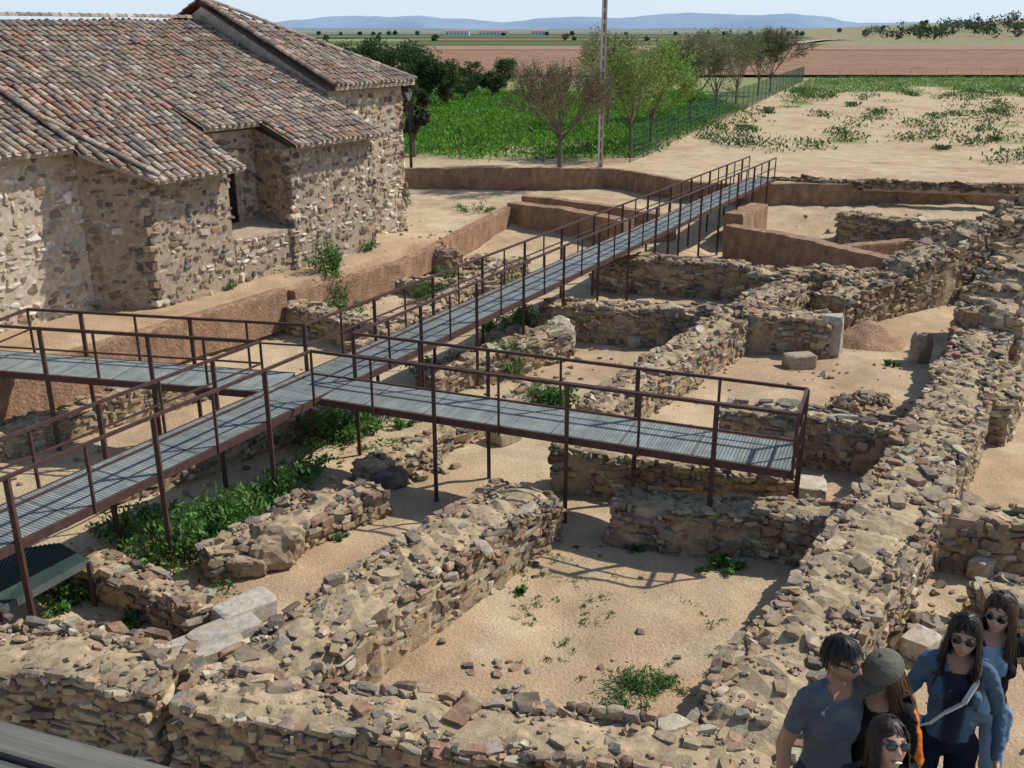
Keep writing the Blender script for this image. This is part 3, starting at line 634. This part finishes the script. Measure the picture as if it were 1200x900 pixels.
tufts("tall_weeds",(8,90),(56,150),12000,lambda x,y:(x>fence_x(y)),.5,(.13,.23,.05),9)
m=MB()
for _ in range(170):
    y0=rng.uniform(52,118);x0=rng.uniform(fence_x(y0)+1,70);n=120;r=rng.uniform(.25,1.0)
    P=np.stack([x0+rng.normal(0,r,n),y0+rng.normal(0,r,n),rng.uniform(0,r*.9,n)],1);P[:,2]+=gh(P[:,0],P[:,1]);leaves(m,P,rng.uniform(.07,.18,n),.4,lc(n,(.08,.14,.04)),.3)
m.obj("scrub",M_leaf)
def tree(name,u,v,H,spread,leafn,leafc,seed,bark=(.17,.12,.09),trunk=1.7,lsz=.09,twc=None,tw=3,limbs=7,rmin=.008,up=.05):
    p=S(u,v,1.35);base=np.array([p[0],p[1],g1(p[0],p[1])-.1]);rr=np.random.default_rng(seed);b=MB();tips=[]
    twc=twc or bark
    def br(p,d,L,r,lv):
        q=p;dd=d;ns=3 if lv<3 else 2
        for k in range(ns):
            dd=dd+rr.normal(0,.10,3)+np.array([0,0,up]);dd/=np.linalg.norm(dd);q2=q+dd*L/ns
            b.cyl(q,q2,max(rmin,r*(1-.4*k/ns)),max(rmin*.8,r*(1-.4*(k+1)/ns)),5 if lv<2 else 3,bark if lv<2 else twc);q=q2
            if lv<4 and k>0:
                for _ in range(2 if lv<3 else tw):
                    e=dd+rr.normal(0,.45,3)+np.array([0,0,.10]);e/=np.linalg.norm(e);br(q,e,L*rr.uniform(.5,.75),r*.45,lv+1)
            if lv>=3: tips.append(q)
        if lv<4:
            e=dd+rr.normal(0,.15,3);e/=np.linalg.norm(e);br(q,e,L*.65,r*.5,lv+1)
    t=base+np.array([0,0,trunk]);b.cyl(base,t,.13,.10,8,bark)
    for k in range(limbs):
        an=2*math.pi*k/limbs+rr.uniform(-.3,.3);ti=rr.uniform(.3,1.0)*spread;d=np.array([math.cos(an)*ti,math.sin(an)*ti,1.0]);d/=np.linalg.norm(d)
        br(t+np.array([0,0,rr.uniform(-.3,.3)]),d,(H-trunk)*.38,.05,1)
    br(t,np.array([0,0,1.]),(H-trunk)*.34,.07,1)
    root=empty(name);b.obj("branches",M_bark,parent=root)
    T=np.array(tips);l=MB();k=rr.integers(0,len(T),leafn)
    P=T[k]+rr.normal(0,.16,(leafn,3));sh=.75+.5*rr.random(len(T))[k];leaves(l,P,rr.uniform(.5,1.2,leafn)*lsz,.5,lc(leafn,leafc)*sh[:,None],.0);l.obj("foliage",M_leaf,parent=root)
    return root
tree("bare_tree",656,196,6.2,1.5,11000,(.20,.18,.095),1,bark=(.16,.13,.10),twc=(.21,.175,.115),tw=5,lsz=.05,limbs=12,rmin=.013,up=.07)
tree("leafing_tree",738,184,6.4,.9,7000,(.20,.28,.07),2,twc=(.24,.22,.12),lsz=.075)
tree("leafing_tree",762,172,6.6,1.15,9000,(.20,.32,.06),3,twc=(.24,.22,.12),lsz=.08)
tree("leafing_tree",712,152,7.2,.7,3500,(.18,.22,.08),4)
tree("bare_tree",808,146,7.2,1.2,7500,(.21,.22,.11),5,twc=(.22,.19,.13),tw=4,rmin=.018,limbs=9)
tree("leafing_tree",838,133,7.4,.9,5000,(.20,.23,.10),9,twc=(.22,.20,.13),rmin=.015)
tree("leafing_tree",862,122,7.6,.8,5000,(.16,.19,.08),6)
tree("bare_tree",902,108,8.2,.9,4000,(.18,.18,.09),7,tw=4,rmin=.022)
tree("leafing_tree",888,112,7.0,.7,7000,(.06,.085,.03),8)
def dense(name,u,v,H,R,n,col,seed,trunk=1.5,K=26,flat=.8,lsz=.13):
    p=S(u,v,1.35);base=np.array([p[0],p[1],g1(p[0],p[1])-.1]);rr=np.random.default_rng(seed);root=empty(name);b=MB()
    cz=base[2]+trunk+(H-trunk)/2;rz=(H-trunk)/2
    d=rr.normal(size=(K,3));d/=np.linalg.norm(d,axis=1)[:,None];c=np.stack([base[0]+d[:,0]*R*.75,base[1]+d[:,1]*R*.75,cz+d[:,2]*rz*.8],1)*1.0
    b.cyl(base,base+[0,0,trunk+rz],.2,.1,7,(.14,.10,.075))
    for q in c[:12]: b.cyl((base[0],base[1],base[2]+trunk*.8),q,.07,.02,4,(.14,.10,.075))
    b.obj("branches",M_bark,parent=root)
    k=rr.integers(0,K,n);cr=rr.uniform(.28,.5,K)*R;o=rr.normal(size=(n,3));o/=np.linalg.norm(o,axis=1)[:,None];o*=(rr.random(n)**.4)[:,None]
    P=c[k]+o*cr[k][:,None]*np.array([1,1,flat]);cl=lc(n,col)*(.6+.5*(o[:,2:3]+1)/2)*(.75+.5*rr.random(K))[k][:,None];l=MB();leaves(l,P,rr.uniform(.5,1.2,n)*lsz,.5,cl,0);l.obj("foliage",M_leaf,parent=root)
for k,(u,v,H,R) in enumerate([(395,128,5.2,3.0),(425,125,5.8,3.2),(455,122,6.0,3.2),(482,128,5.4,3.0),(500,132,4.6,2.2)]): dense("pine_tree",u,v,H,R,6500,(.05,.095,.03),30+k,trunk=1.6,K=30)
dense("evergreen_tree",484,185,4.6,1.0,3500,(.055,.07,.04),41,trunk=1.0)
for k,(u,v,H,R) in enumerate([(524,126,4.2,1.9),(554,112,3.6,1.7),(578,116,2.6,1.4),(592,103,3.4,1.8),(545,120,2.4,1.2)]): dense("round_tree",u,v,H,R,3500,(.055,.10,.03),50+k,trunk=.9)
m=MB()
def mass(x0,x1,y0,y1,n,h,col,ls=1.0):
    x=rng.uniform(x0,x1,n);y=rng.uniform(y0,y1,n);z=gh(x,y)
    for a_,b_,c_ in zip(x,y,z):
        k=60;o=rng.normal(size=(k,3));o/=np.linalg.norm(o,axis=1)[:,None];hh=h*rng.uniform(.6,1.2)
        P=np.array([a_,b_,c_+hh*.55])+o*np.array([hh*.5,hh*.5,hh*.45])*(rng.random(k)**.4)[:,None];leaves(m,P,rng.uniform(.5,1.1,k)*ls,.55,lc(k,col,.4)*rng.uniform(.7,1.2),0)
mass(235,520,560,700,170,7.5,(.06,.085,.045))
mass(205,235,540,600,6,10,(.05,.075,.03))
mass(260,450,700,800,70,9,(.08,.11,.07))
mass(-300,140,600,640,20,4,(.07,.10,.05))
mass(-600,700,1100,1300,50,5,(.09,.12,.09),2)
m.obj("distant_trees",M_leaf)
for (x,y,wd_,c) in[(-60,1150,26,(.75,.73,.68)),(-20,1170,34,(.7,.68,.62)),(30,1200,16,(.72,.7,.66)),(-330,1250,30,(.6,.5,.42))]:
    m=MB();m.box((x,y,4.4),(wd_/2,6,2.4),None,c);m.add([(x-wd_/2-.5,y-6.5,6.8),(x+wd_/2+.5,y-6.5,6.8),(x+wd_/2+.5,y,8.8),(x-wd_/2-.5,y,8.8),(x-wd_/2-.5,y+6.5,6.8),(x+wd_/2+.5,y+6.5,6.8)],[[0,1,2,3],[3,2,5,4]],(.4,.24,.18))
    for q in np.arange(-wd_/2+2,wd_/2-1,4): m.box((x+q,y-6.02,4.2),(.6,.05,.7),None,(.05,.05,.06))
    m.obj("farmhouse",M_plain)
# ------------------------------------------------ fences, poles
def meshfence(name,A,B,H=2.0,ps=3.0,vs=.16,col=(.05,.13,.085)):
    m=MB();A=np.array(A[:2]);B=np.array(B[:2]);L=np.linalg.norm(B-A);n=int(L/ps)
    for k in range(n+1):
        p=A+(B-A)*k/n;z=g1(*p);m.cyl((*p,z-.1),(*p,z+H+.05),.03,.03,6,col,True)
    if vs:
        for t in np.arange(0,L,vs):
            p=A+(B-A)*t/L;z=g1(*p);m.beam((*p,z+.03),(*p,z+H),.009,.009,col)
    for h in np.arange(.05,H+.01,.3 if vs else .6):
        for k in range(n):
            p=A+(B-A)*k/n;q=A+(B-A)*(k+1)/n;m.beam((*p,g1(*p)+h),(*q,g1(*q)+h),.011,.011,col)
    m.obj(name,M_steel)
meshfence("wire_mesh_fence",FA,FB,vs=.17);meshfence("wire_fence",FB,(FB[0]+120,FB[1]+8),1.6,5,0,(.2,.19,.17))
meshfence("wire_fence",(FA[0],FA[1]),(-12,56.5),1.2,4,0,(.16,.14,.12))
p=S(703,196,1.35);m=MB();z=g1(p[0],p[1]);Hh=11.5
def tap(cx,cy,a0,a1,b0,b1,col):
    V=[(cx+sx*a0,cy+sy*b0,z-.1) for sx,sy in((-1,-1),(1,-1),(1,1),(-1,1))]+[(cx+sx*a1,cy+sy*b1,z+Hh) for sx,sy in((-1,-1),(1,-1),(1,1),(-1,1))]
    m.add(V,[[0,1,5,4],[1,2,6,5],[2,3,7,6],[3,0,4,7],[4,5,6,7]],col)
tap(p[0]-.085,p[1],.05,.04,.10,.07,(.60,.54,.46));tap(p[0]+.085,p[1],.05,.04,.10,.07,(.46,.37,.30));tap(p[0],p[1]+.02,.04,.045,.06,.045,(.24,.19,.15))
for k in range(20): m.box((p[0],p[1]-.03,z+.3+k*.56),(.04,.05,.09),None,(.50,.43,.36))
m.beam((p[0]-.9,p[1],z+Hh-.2),(p[0]+.9,p[1],z+Hh-.2),.1,.1,(.3,.28,.25))
for q in(-.8,0,.8): m.cyl((p[0]+q,p[1],z+Hh-.15),(p[0]+q,p[1],z+Hh+.1),.06,.03,8,(.3,.35,.33),True)
m.obj("utility_pole",M_plain)
p=S(482,198,1.3);m=MB();z=g1(p[0],p[1]);DK=(.02,.02,.022)
m.cyl((p[0],p[1],z-.05),(p[0],p[1],z+.5),.09,.07,10,DK,True);m.cyl((p[0],p[1],z+.5),(p[0],p[1],z+3.3),.05,.04,8,DK)
m.cyl((p[0],p[1],z+3.3),(p[0],p[1],z+3.7),.07,.2,6,(.5,.5,.46),True)
for k in range(6):
    a_=k*math.pi/3;c_,s2=math.cos(a_),math.sin(a_);m.beam((p[0]+.075*c_,p[1]+.075*s2,z+3.3),(p[0]+.205*c_,p[1]+.205*s2,z+3.7),.018,.018,DK)
m.cyl((p[0],p[1],z+3.7),(p[0],p[1],z+3.92),.25,.03,6,DK,True)
m.obj("street_lamp",M_plain)
# ------------------------------------------------ timber viewing deck and stairs
tp=MB();zz=6.4;pa=S(0,850,zz)[:2];pb=S(180,900,zz)[:2];d=(pb-pa)/np.linalg.norm(pb-pa);n=np.array([d[1],-d[0]])
GW=(.17,.16,.14)
c0=pa-d*2.6
for k in range(22):
    off=.04+k*.098;a_=c0+n*off;b_=a_+d*(5.2);tp.beam((*a_,zz-.02-(.0 if k else -.012)),(*b_,zz-.02-(.0 if k else -.012)),.086,.04,np.array(GW)*rng.uniform(.7,1.25))
tp.beam((*(c0+n*.03),zz-.16),(*(c0+n*.03+d*5.2),zz-.16),.06,.2,np.array(GW)*.5)
for t in(.2,2.4,5.0):
    for o_ in(.12,2.1): p=c0+d*t+n*o_;tp.beam((*p,-.1),(*p,zz-.05),.14,.14,np.array(GW)*.8)
tp.obj("timber_viewing_deck",M_wood)
ld=MB();zl=3.35
for k in range(18): ld.box((2.55,2.42+k*.155,zl-.02),(1.75,.073,.02),None,np.array(GW)*rng.uniform(.8,1.2))
for x in(.95,4.15):
    ld.box((x,3.75,zl-.13),(.05,1.4,.085),None,np.array(GW)*.7)
    for y in(2.5,5.0): ld.box((x,y,(zl-.25)/2),(.07,.07,(zl-.2)/2+.1),None,np.array(GW)*.8)
for k in range(16):
    ld.box((1.6,2.25-k*.19,zl+.02+(k+1)*.18-.02),(.55,.12,.02),None,np.array(GW)*rng.uniform(.8,1.1))
for x in(1.02,2.18): ld.beam((x,2.4,zl-.05),(x,-.75,zl+2.95),.05,.22,np.array(GW)*.7)
ld.obj("timber_stairs",M_wood)
# ------------------------------------------------ people
M_cloth=mat("cloth",.92,9,.85,1.12,16,.6,dist=.02,spec=.08)
M_skin=mat("skin",.55,12,.9,1.08,60,.08,dist=.003,spec=.3)
M_hair=mat("hair",.5,60,.7,1.3,120,.2,dist=.003,spec=.35)
M_glass=mat("dark_lens",.12,5,1,1,5,0,spec=.8)
ICO,ICF=ico(2);IC4,IF4=ico(4)
def blobs(parts,voxel,smooth):
    m=MB()
    for a_,b_,ra,rb in parts:
        a_=np.array(a_,float);b_=np.array(b_,float);ra=np.ones(3)*ra;rb=np.ones(3)*rb;L=np.linalg.norm(b_-a_);n=max(1,int(math.ceil(L/(.3*min(ra.min(),rb.min())))))
        t=np.linspace(0,1,n+1)[:,None] if L>1e-6 else np.array([[0.]])
        pos=a_+(b_-a_)*t;sc=ra+(rb-ra)*t;m.batch(ICO,ICF,pos,sc,np.tile(np.eye(3),(len(t),1,1)),np.zeros((len(t),3)))
    me=m.mesh("tmp");ob=bpy.data.objects.new("tmp",me);scene.collection.objects.link(ob)
    md=ob.modifiers.new("r",'REMESH');md.mode='VOXEL';md.voxel_size=voxel
    ms=ob.modifiers.new("s",'SMOOTH');ms.iterations=smooth;ms.factor=.5
    dg=bpy.context.evaluated_depsgraph_get();dg.update();e=ob.evaluated_get(dg);me2=e.to_mesh()
    V=np.zeros(len(me2.vertices)*3,np.float32);me2.vertices.foreach_get("co",V);V=V.reshape(-1,3).astype(float)
    Fc=[list(p.vertices) for p in me2.polygons];e.to_mesh_clear();bpy.data.objects.remove(ob);bpy.data.meshes.remove(me)
    q=np.array([f for f in Fc if len(f)==4]);t3=np.array([f for f in Fc if len(f)==3])
    return V,q,t3
def segd(V,a_,b_,ra,rb):
    a_=np.array(a_,float);b_=np.array(b_,float);d=b_-a_;L2=d@d+1e-12;t=np.clip(((V-a_)@d)/L2,0,1);r=np.mean(np.ones(3)*ra)*(1-t)+np.mean(np.ones(3)*rb)*t
    return np.linalg.norm(V-(a_+t[:,None]*d),axis=1)-r,t
def person(name,uvh,yaw,top,pant,hairc,hair,arms,sleeve='long',hy=0,hp=0,glasses=True,inner=None,stripe=None,skin=(.46,.27,.18),female=True,cap=None,lean=0,strap=False,smile=False,legs=None,hr_=0):
    u,v,h=uvh
    # stands on the landing; head height follows from stature
    a_=(u-600)/F;b_=(450-v)/F;t_=(CAMH-(3.351+.928*h))/(sp-b_*cp);loc=(a_*t_,(cp+b_*sp)*t_,3.351)
    root=empty(name,loc,yaw);k=h/1.72;f=.88 if female else 1.0
    sh=.172*f*k;hipx=.09*k
    zS=.815*h;zH=.52*h;zK=.285*h;zA=.045*h
    legs=legs or [((.02),(0.0)),((-.10),(.08))]
    parts=[];tag=[]
    def P(a_,b_,ra,rb,t): parts.append((a_,b_,ra,rb));tag.append(t)
    ly=lambda z:-lean*max(0,(z-zH))
    P((0,ly(.53*h),.535*h),(0,ly(.56*h),.565*h),(.165*k,.115*k,.10*k),(.15*k*(.95 if female else 1),.105*k,.10*k),'pelvis')
    P((0,ly(.6*h),.60*h),(0,ly(.66*h),.66*h),(.135*f*k,.10*k,.09*k),(.15*f*k,.108*k,.09*k),'torso')
    P((0,ly(.70*h),.70*h),(0,ly(.755*h),.755*h),(.165*f*k,.118*k,.10*k),(.168*f*k,.108*k,.09*k),'torso')
    P((-sh*.85,ly(zS)+.005,zS-.01),(sh*.85,ly(zS)+.005,zS-.01),.062*k,.062*k,'torso')
    P((-.07,ly(zS)+.01,zS+.025),(.07,ly(zS)+.01,zS+.025),.05*k,.05*k,'torso')
    if female:
        for sx in(-1,1): P((sx*.07,ly(.735*h)-.085*k,.735*h),(sx*.07,ly(.735*h)-.085*k,.735*h),.058*k,.058*k,'torso')
    P((0,ly(zS)+.012,zS),(0,ly(.89*h)-.005,.885*h),.054*k*f,.05*k*f,'neck')
    for sx,(ky,ay) in zip((-1,1),legs):
        P((sx*hipx,0,zH-.01),(sx*hipx*1.05,ky,zK),.095*k,.062*k,'leg');P((sx*hipx*1.05,ky,zK),(sx*hipx*1.05,ay,zA+.03),.062*k,.05*k,'leg')
        P((sx*hipx*1.05,ay+.04,.045),(sx*hipx*1.1,ay-.13,.035),(.042,.045,.04),(.042,.045,.032),'shoe')
    for sx,(el,wr) in zip((-1,1),arms):
        S0=np.array((sx*sh,ly(zS),zS-.02));E=np.array(el)*k;Wr=np.array(wr)*k
        b_=1.12 if sleeve=='long' else 1.0
        P(S0,E,.054*k*f*b_,.042*k*f*b_,'uarm');P(E,Wr,.042*k*f*b_,.029*k*b_,'farm')
    V,q,t3=blobs(parts,.0105,5)
    D=[];T=[]
    for pr in parts: a1,a2=segd(V,*pr);D.append(a1);T.append(a2)
    D=np.array(D);T=np.array(T);ix=D.argmin(0);tt=T[ix,np.arange(len(V))];tg=np.array(tag)[ix]
    C=np.tile(np.array(top,float),(len(V),1));sk=np.array(skin)
    C[(tg=='leg')]=pant;C[(tg=='pelvis')&(V[:,2]<.555*h)]=pant;C[tg=='shoe']=(.06,.05,.045);C[(tg=='neck')&(V[:,2]>zS+.035)]=sk
    C[(V[:,2]>.80*h)&(V[:,1]<ly(.8*h)-.02)&(np.abs(V[:,0])<.055+(V[:,2]-.82*h)*.4)]=sk
    if sleeve=='short': C[(tg=='uarm')&(tt>.62)]=sk;C[tg=='farm']=sk
    if sleeve=='none': C[(tg=='uarm')&(tt>.12)]=sk;C[tg=='farm']=sk
    if inner is not None:
        wv=.035+.035*np.clip((V[:,2]-.6*h)/.3,0,1);fr_=(V[:,1]<ly(.7*h)-.05)&(V[:,2]>.55*h)&(V[:,2]<.80*h)&((tg=='torso')|(tg=='pelvis'))
        C[(np.abs(V[:,0])<wv+.014)&fr_]=np.array(top)*.45;C[(np.abs(V[:,0])<wv)&fr_]=inner
        C[(np.abs(V[:,2]-.72*h)<.006)&(tg=='torso')&(np.abs(V[:,0])>wv+.014)]=np.array(top)*.6
    if stripe is not None:
        k_=(np.isin(tg,['uarm','farm']))&(np.abs(V[:,1]-ly(.7*h))<.022)&(np.abs(V[:,0])>sh);C[k_]=stripe
    clothed=~((C==sk).all(1))
    C=np.where(clothed[:,None],C*(.78+.44*fbm(V[:,0]*9,V[:,2]*7+V[:,1]*8,5))[:,None],C)
    m=MB()
    fold=((fbm(V[:,0]*12+V[:,1]*9,V[:,2]*14+V[:,1]*11,3)-.5)*.028+(fbm(V[:,0]*5+V[:,2]*22,V[:,1]*14-V[:,2]*9,6)-.5)*.024)
    V=V+np.where(clothed,fold,0)[:,None]*np.stack([np.sign(V[:,0])*.6,np.sign(V[:,1]),0*V[:,0]],1)
    m.add(V,q,C)
    if len(t3): m.f.append(t3)
    m.obj("body",M_cloth,True,root)
    for sx,(el,wr) in zip((-1,1),arms):
        E=np.array(el)*k;Wr=np.array(wr)*k;d=(Wr-E)/np.linalg.norm(Wr-E);fw=np.array([0,-1.,0]);fw=fw-d*(fw@d);fw/=np.linalg.norm(fw);pn=np.cross(d,fw)*1.0
        if pn[0]*sx>0: pn=-pn
        hp_=[(Wr-d*.02,Wr+d*.02,.024,.026)]
        for o_ in(-.026,-.009,.009,.026): hp_.append((Wr+d*.015+fw*o_*.6,Wr+d*.085+fw*o_,.015,.0125))
        for o_,L in((.028,.068),(.0095,.078),(-.0095,.073),(-.027,.056)):
            a_=Wr+d*.088+fw*o_;b_=a_+(d*.92+pn*.3)*L*.45;c_=b_+(d*.75+pn*.66)*L*.32;e_=c_+(d*.5+pn*.86)*L*.25
            hp_+=[(a_,b_,.0092,.0086),(b_,c_,.0086,.008),(c_,e_,.008,.007)]
        a_=Wr+d*.03+fw*.026;b_=a_+(d*.6+fw*.8)*.035;c_=b_+(d*.9+fw*.3+pn*.3)*.03;hp_+=[(a_,b_,.0125,.0105),(b_,c_,.0105,.0085)]
        V2,q2,t2=blobs(hp_,.0042,2);mm=MB();mm.add(V2,q2,skin);
        if len(t2): mm.f.append(t2)
        mm.obj("hand",M_skin,True,root)
    hc=np.array([0,ly(.925*h)-.02,.928*h]);Rh=np.array(Matrix.Rotation(hy,3,'Z')@Matrix.Rotation(hp,3,'X')@Matrix.Rotation(hr_,3,'Y'));hs=k**.5*1.03
    def H(Vv): return (np.asarray(Vv)*hs)@Rh.T+hc
    nu,nv=48,40;th=np.linspace(0,2*math.pi,nu,endpoint=False);ph=np.linspace(.02,math.pi-.02,nv);TH,PH=np.meshgrid(th,ph)
    x=np.sin(PH)*np.cos(TH);y=np.sin(PH)*np.sin(TH);z=np.cos(PH)
    dn=np.clip(-z,0,1);X_=x*.074*(1-.32*dn**1.3);Y_=np.where(y<0,y*.090*(1-.05*dn),y*.098*(1-.38*dn));Z_=z*.118
    fr=(y<0)
    g=lambda cx,cz,sx_,sz_:np.exp(-((X_-cx)/sx_)**2-((Z_-cz)/sz_)**2)*fr
    Y_=Y_-.021*g(0,-.022,.012,.014)-.012*g(0,0,.009,.024)+.010*(g(.031,.012,.017,.012)+g(-.031,.012,.017,.012))-.005*(g(.028,.03,.025,.008)+g(-.028,.03,.025,.008))-.006*g(0,-.058,.022,.011)-.010*g(0,-.095,.022,.016)-.004*(g(.045,-.02,.018,.02)+g(-.045,-.02,.018,.02))
    V3=np.stack([X_,Y_,Z_],-1).reshape(-1,3);i_=np.arange(nv-1)[:,None]*nu+np.arange(nu)[None];j_=np.arange(nv-1)[:,None]*nu+(np.arange(nu)[None]+1)%nu
    cc=np.tile(skin,(len(V3),1)).astype(float)
    chk=np.exp(-((np.abs(V3[:,0])-.042)/.018)**2-((V3[:,2]+.025)/.02)**2)*(V3[:,1]<0);cc=lerp(cc,np.array(skin)*np.array([1.1,.85,.82]),(chk*.6)[:,None])
    if not female: bd=(V3[:,2]<-.035)&(V3[:,1]<.02);cc[bd]*=.72
    lip=(np.abs(V3[:,0])<(.026 if smile else .021))&(np.abs(V3[:,2]+.058-(abs(V3[:,0])*.2 if smile else 0))<.0075)&(V3[:,1]<-.05);cc[lip]=(.36,.12,.10)
    brow=(np.abs(np.abs(V3[:,0])-.03)<.018)&(np.abs(V3[:,2]-.034)<.005)&(V3[:,1]<0);cc[brow]=(.05,.03,.02)
    hd=MB();hd.add(H(V3),np.stack([i_,i_+nu,j_+nu,j_],-1).reshape(-1,4),cc)
    for sx in(-1,1):
        e=ICO*np.array([.010,.019,.031])+np.array([sx*.076,.008,-.005]);hd.add(H(e),ICF,skin)
        e=ICO*.0115+np.array([sx*.031,-.072,.012]);hd.add(H(e),ICF,(.7,.68,.64));e=ICO*.006+np.array([sx*.031,-.0795,.012]);hd.add(H(e),ICF,(.04,.02,.012))
    if smile: hd.add(H(ICO*np.array([.02,.006,.005])+np.array([0,-.093,-.057])),ICF,(.8,.78,.73))
    hd.obj("head",M_skin,True,root)
    hr=MB();sc_=np.array([.083,.102,.120]);c0_=np.array([0,.008,.006])
    low=-.30 if hair=='short' else -.75
    def keepf(v): return (v[:,2]>.50)|((v[:,1]>.0)&(v[:,2]>low))|((v[:,1]>-.45)&(v[:,2]>.15))
    kv=keepf(IC4);Fk=IF4[kv[IF4].all(1)]
    strand=fbm(np.arctan2(IC4[:,0],IC4[:,1]+.2)*11,IC4[:,2]*2.2,9)
    bump=1+.06*(strand-.5)*2
    hr.add(H(IC4*sc_*bump[:,None]+c0_),Fk,np.array(hairc)*(.6+.9*strand)[:,None])
    ns={'short':500,'long':1300,'mid':1000}[hair];LL={'short':.045,'long':.34,'mid':.22}[hair]
    for _ in range(ns):
        v=rng.normal(size=3);v/=np.linalg.norm(v)
        if v[2]<-.2: v[2]=-v[2]
        if not keepf(v[None])[0]: continue
        if hair!='short' and v[1]<-.2 and v[2]<.75: v[0]=np.sign(v[0])*max(.5,abs(v[0]))
        lay=rng.uniform(1.0,1.07);L=LL*rng.uniform(.75,1.1);p=v*sc_*lay+c0_;pts=[p];nn=12 if hair!='short' else 4
        lat=np.array([v[0],v[1]*(.6 if v[1]<0 else 1)+(.25 if hair!='short' else -.3),0]);lat/=np.linalg.norm(lat)+1e-6
        wv_=rng.normal(0,.07,3)
        for q_ in range(nn):
            e=(p-c0_)/(sc_*lay);top_=np.clip(e[2],0,1)
            dirn=np.array([0,0,-1.])+lat*(1.1*top_+ (0.04))+wv_+rng.normal(0,.05,3)
            dirn/=np.linalg.norm(dirn);p=p+dirn*L/nn*(1.0 if hair=='short' else 1.15)
            e=(p-c0_)/(sc_*lay);l_=np.linalg.norm(e)
            if l_<1 or (l_<1.25 and p[2]>-.03): p=e/l_*sc_*lay+c0_
            if hair!='short' and p[1]<-.02 and p[2]<.055: p=p.copy();p[0]=np.sign(v[0])*max(abs(p[0]),.068);p[1]=max(p[1],-.062)
            if p[2]<-.10 and p[1]>.0: p=p.copy();p[1]=max(p[1],.06)
            pts.append(p)
        pts=np.array(pts);wd_=rng.uniform(.0022,.0045)*(1 if hair=='short' else 1.3);sd_=np.cross(pts[-1]-pts[0]+[1e-4,0,0],v);sd_/=np.linalg.norm(sd_)+1e-9
        tp_=np.linspace(1,.4,len(pts))[:,None]*wd_;Vr=np.concatenate([pts+sd_*tp_,pts-sd_*tp_,]);n_=len(pts)
        hr.add(H(Vr),[[a,a+1,n_+a+1,n_+a] for a in range(n_-1)],np.array(hairc)*rng.uniform(.6,1.9))
    hr.obj("hair",M_hair,True,root)
    if glasses:
        gl=MB()
        for sx in(-1,1): gl.add(H(ICO*np.array([.027,.005,.020])+np.array([sx*.031,-.090,.010])),ICF,(.012,.010,.010));gl.beam(H([sx*.056,-.086,.018]),H([sx*.082,.01,.012]),.004,.007,(.02,.015,.015))
        gl.beam(H([-.012,-.094,.016]),H([.012,-.094,.016]),.005,.005,(.02,.015,.015));gl.obj("sunglasses",M_glass,True,root)
    if cap is not None:
        cm=MB();v=IC4*np.array([.095,.115,.105])+np.array([0,.004,.035]);kk=IC4[:,2]>-.02;cm.add(H(v),IF4[kk[IF4].all(1)],cap)
        a_=np.linspace(-1,1,13);inr=np.stack([a_*.078,-.085*np.sqrt(1-.6*a_**2),0*a_+.036],1);ot=np.stack([a_*.072,-.085-.075*np.sqrt(np.clip(1-a_**2,0,1)),.030-.018*a_**2],1);cm.add(H(np.concatenate([inr,ot])),[[i,i+1,14+i,13+i] for i in range(12)],np.array(cap)*.9)
        cm.add(H(ICO*.008+np.array([0,.004,.141])),ICF,cap)
        cm.obj("cap",M_cloth,True,root)
    if strap:
        st=MB();ps=[(.10,-.02,.845*h),(.085,-.10*k,.79*h),(.03,-.155*k,.73*h),(-.05,-.145*k,.68*h),(-.11,-.12*k,.62*h),(-.16,-.05,.57*h),(-.17,.03,.54*h)]
        for a_,b_ in zip(ps[:-1],ps[1:]): st.beam(a_,b_,.026,.012,(.72,.70,.66)) 
        st.beam((-.17,.03,.57*h),(-.19,.03,.45*h),.16,.07,(.6,.57,.5));st.obj("shoulder_bag",M_cloth,False,root)
    return root
person("man",(984,770,1.78),.35,(.125,.14,.16),(.05,.055,.07),(.012,.010,.009),'short',[((-.25,.03,1.12),(-.27,-.03,.87)),((.25,.03,1.12),(.24,-.10,.90))],sleeve='short',hy=.35,hp=.05,female=False,skin=(.42,.25,.165))
person("woman",(1036,788,1.66),-.5,(.022,.02,.022),(.05,.06,.09),(.07,.035,.02),'long',[((-.22,.02,1.10),(-.16,-.17,1.02)),((.22,.02,1.10),(.17,-.15,1.0))],hy=-.5,hp=.35,glasses=False,stripe=(.55,.16,.03),cap=(.13,.125,.10))
person("woman",(1038,868,1.70),.1,(.03,.03,.032),(.05,.06,.09),(.025,.014,.010),'mid',[((-.22,.02,1.08),(-.20,-.14,.92)),((.22,.02,1.08),(.20,-.14,.92))],hy=.05,hp=-.42,smile=True,skin=(.50,.31,.22),hr_=.12)
person("woman",(1130,742,1.70),-.3,(.085,.135,.185),(.015,.017,.028),(.018,.012,.010),'long',[((-.25,.04,1.10),(-.27,-.06,.88)),((.26,.04,1.10),(.26,-.08,.88))],hy=-.2,hp=.0,inner=(.025,.03,.045),strap=True,skin=(.45,.28,.20))
person("woman",(1172,716,1.66),-.35,(.018,.018,.022),(.22,.30,.40),(.04,.022,.014),'long',[((-.23,.02,1.10),(-.20,-.16,.96)),((.27,.04,1.12),(.27,-.08,.88))],sleeve='none',hy=-.4,hp=.05,inner=(.30,.45,.58),skin=(.50,.32,.23))
print("done",len(bpy.data.objects),sum(len(o.data.polygons) for o in bpy.data.objects if o.type=='MESH'))
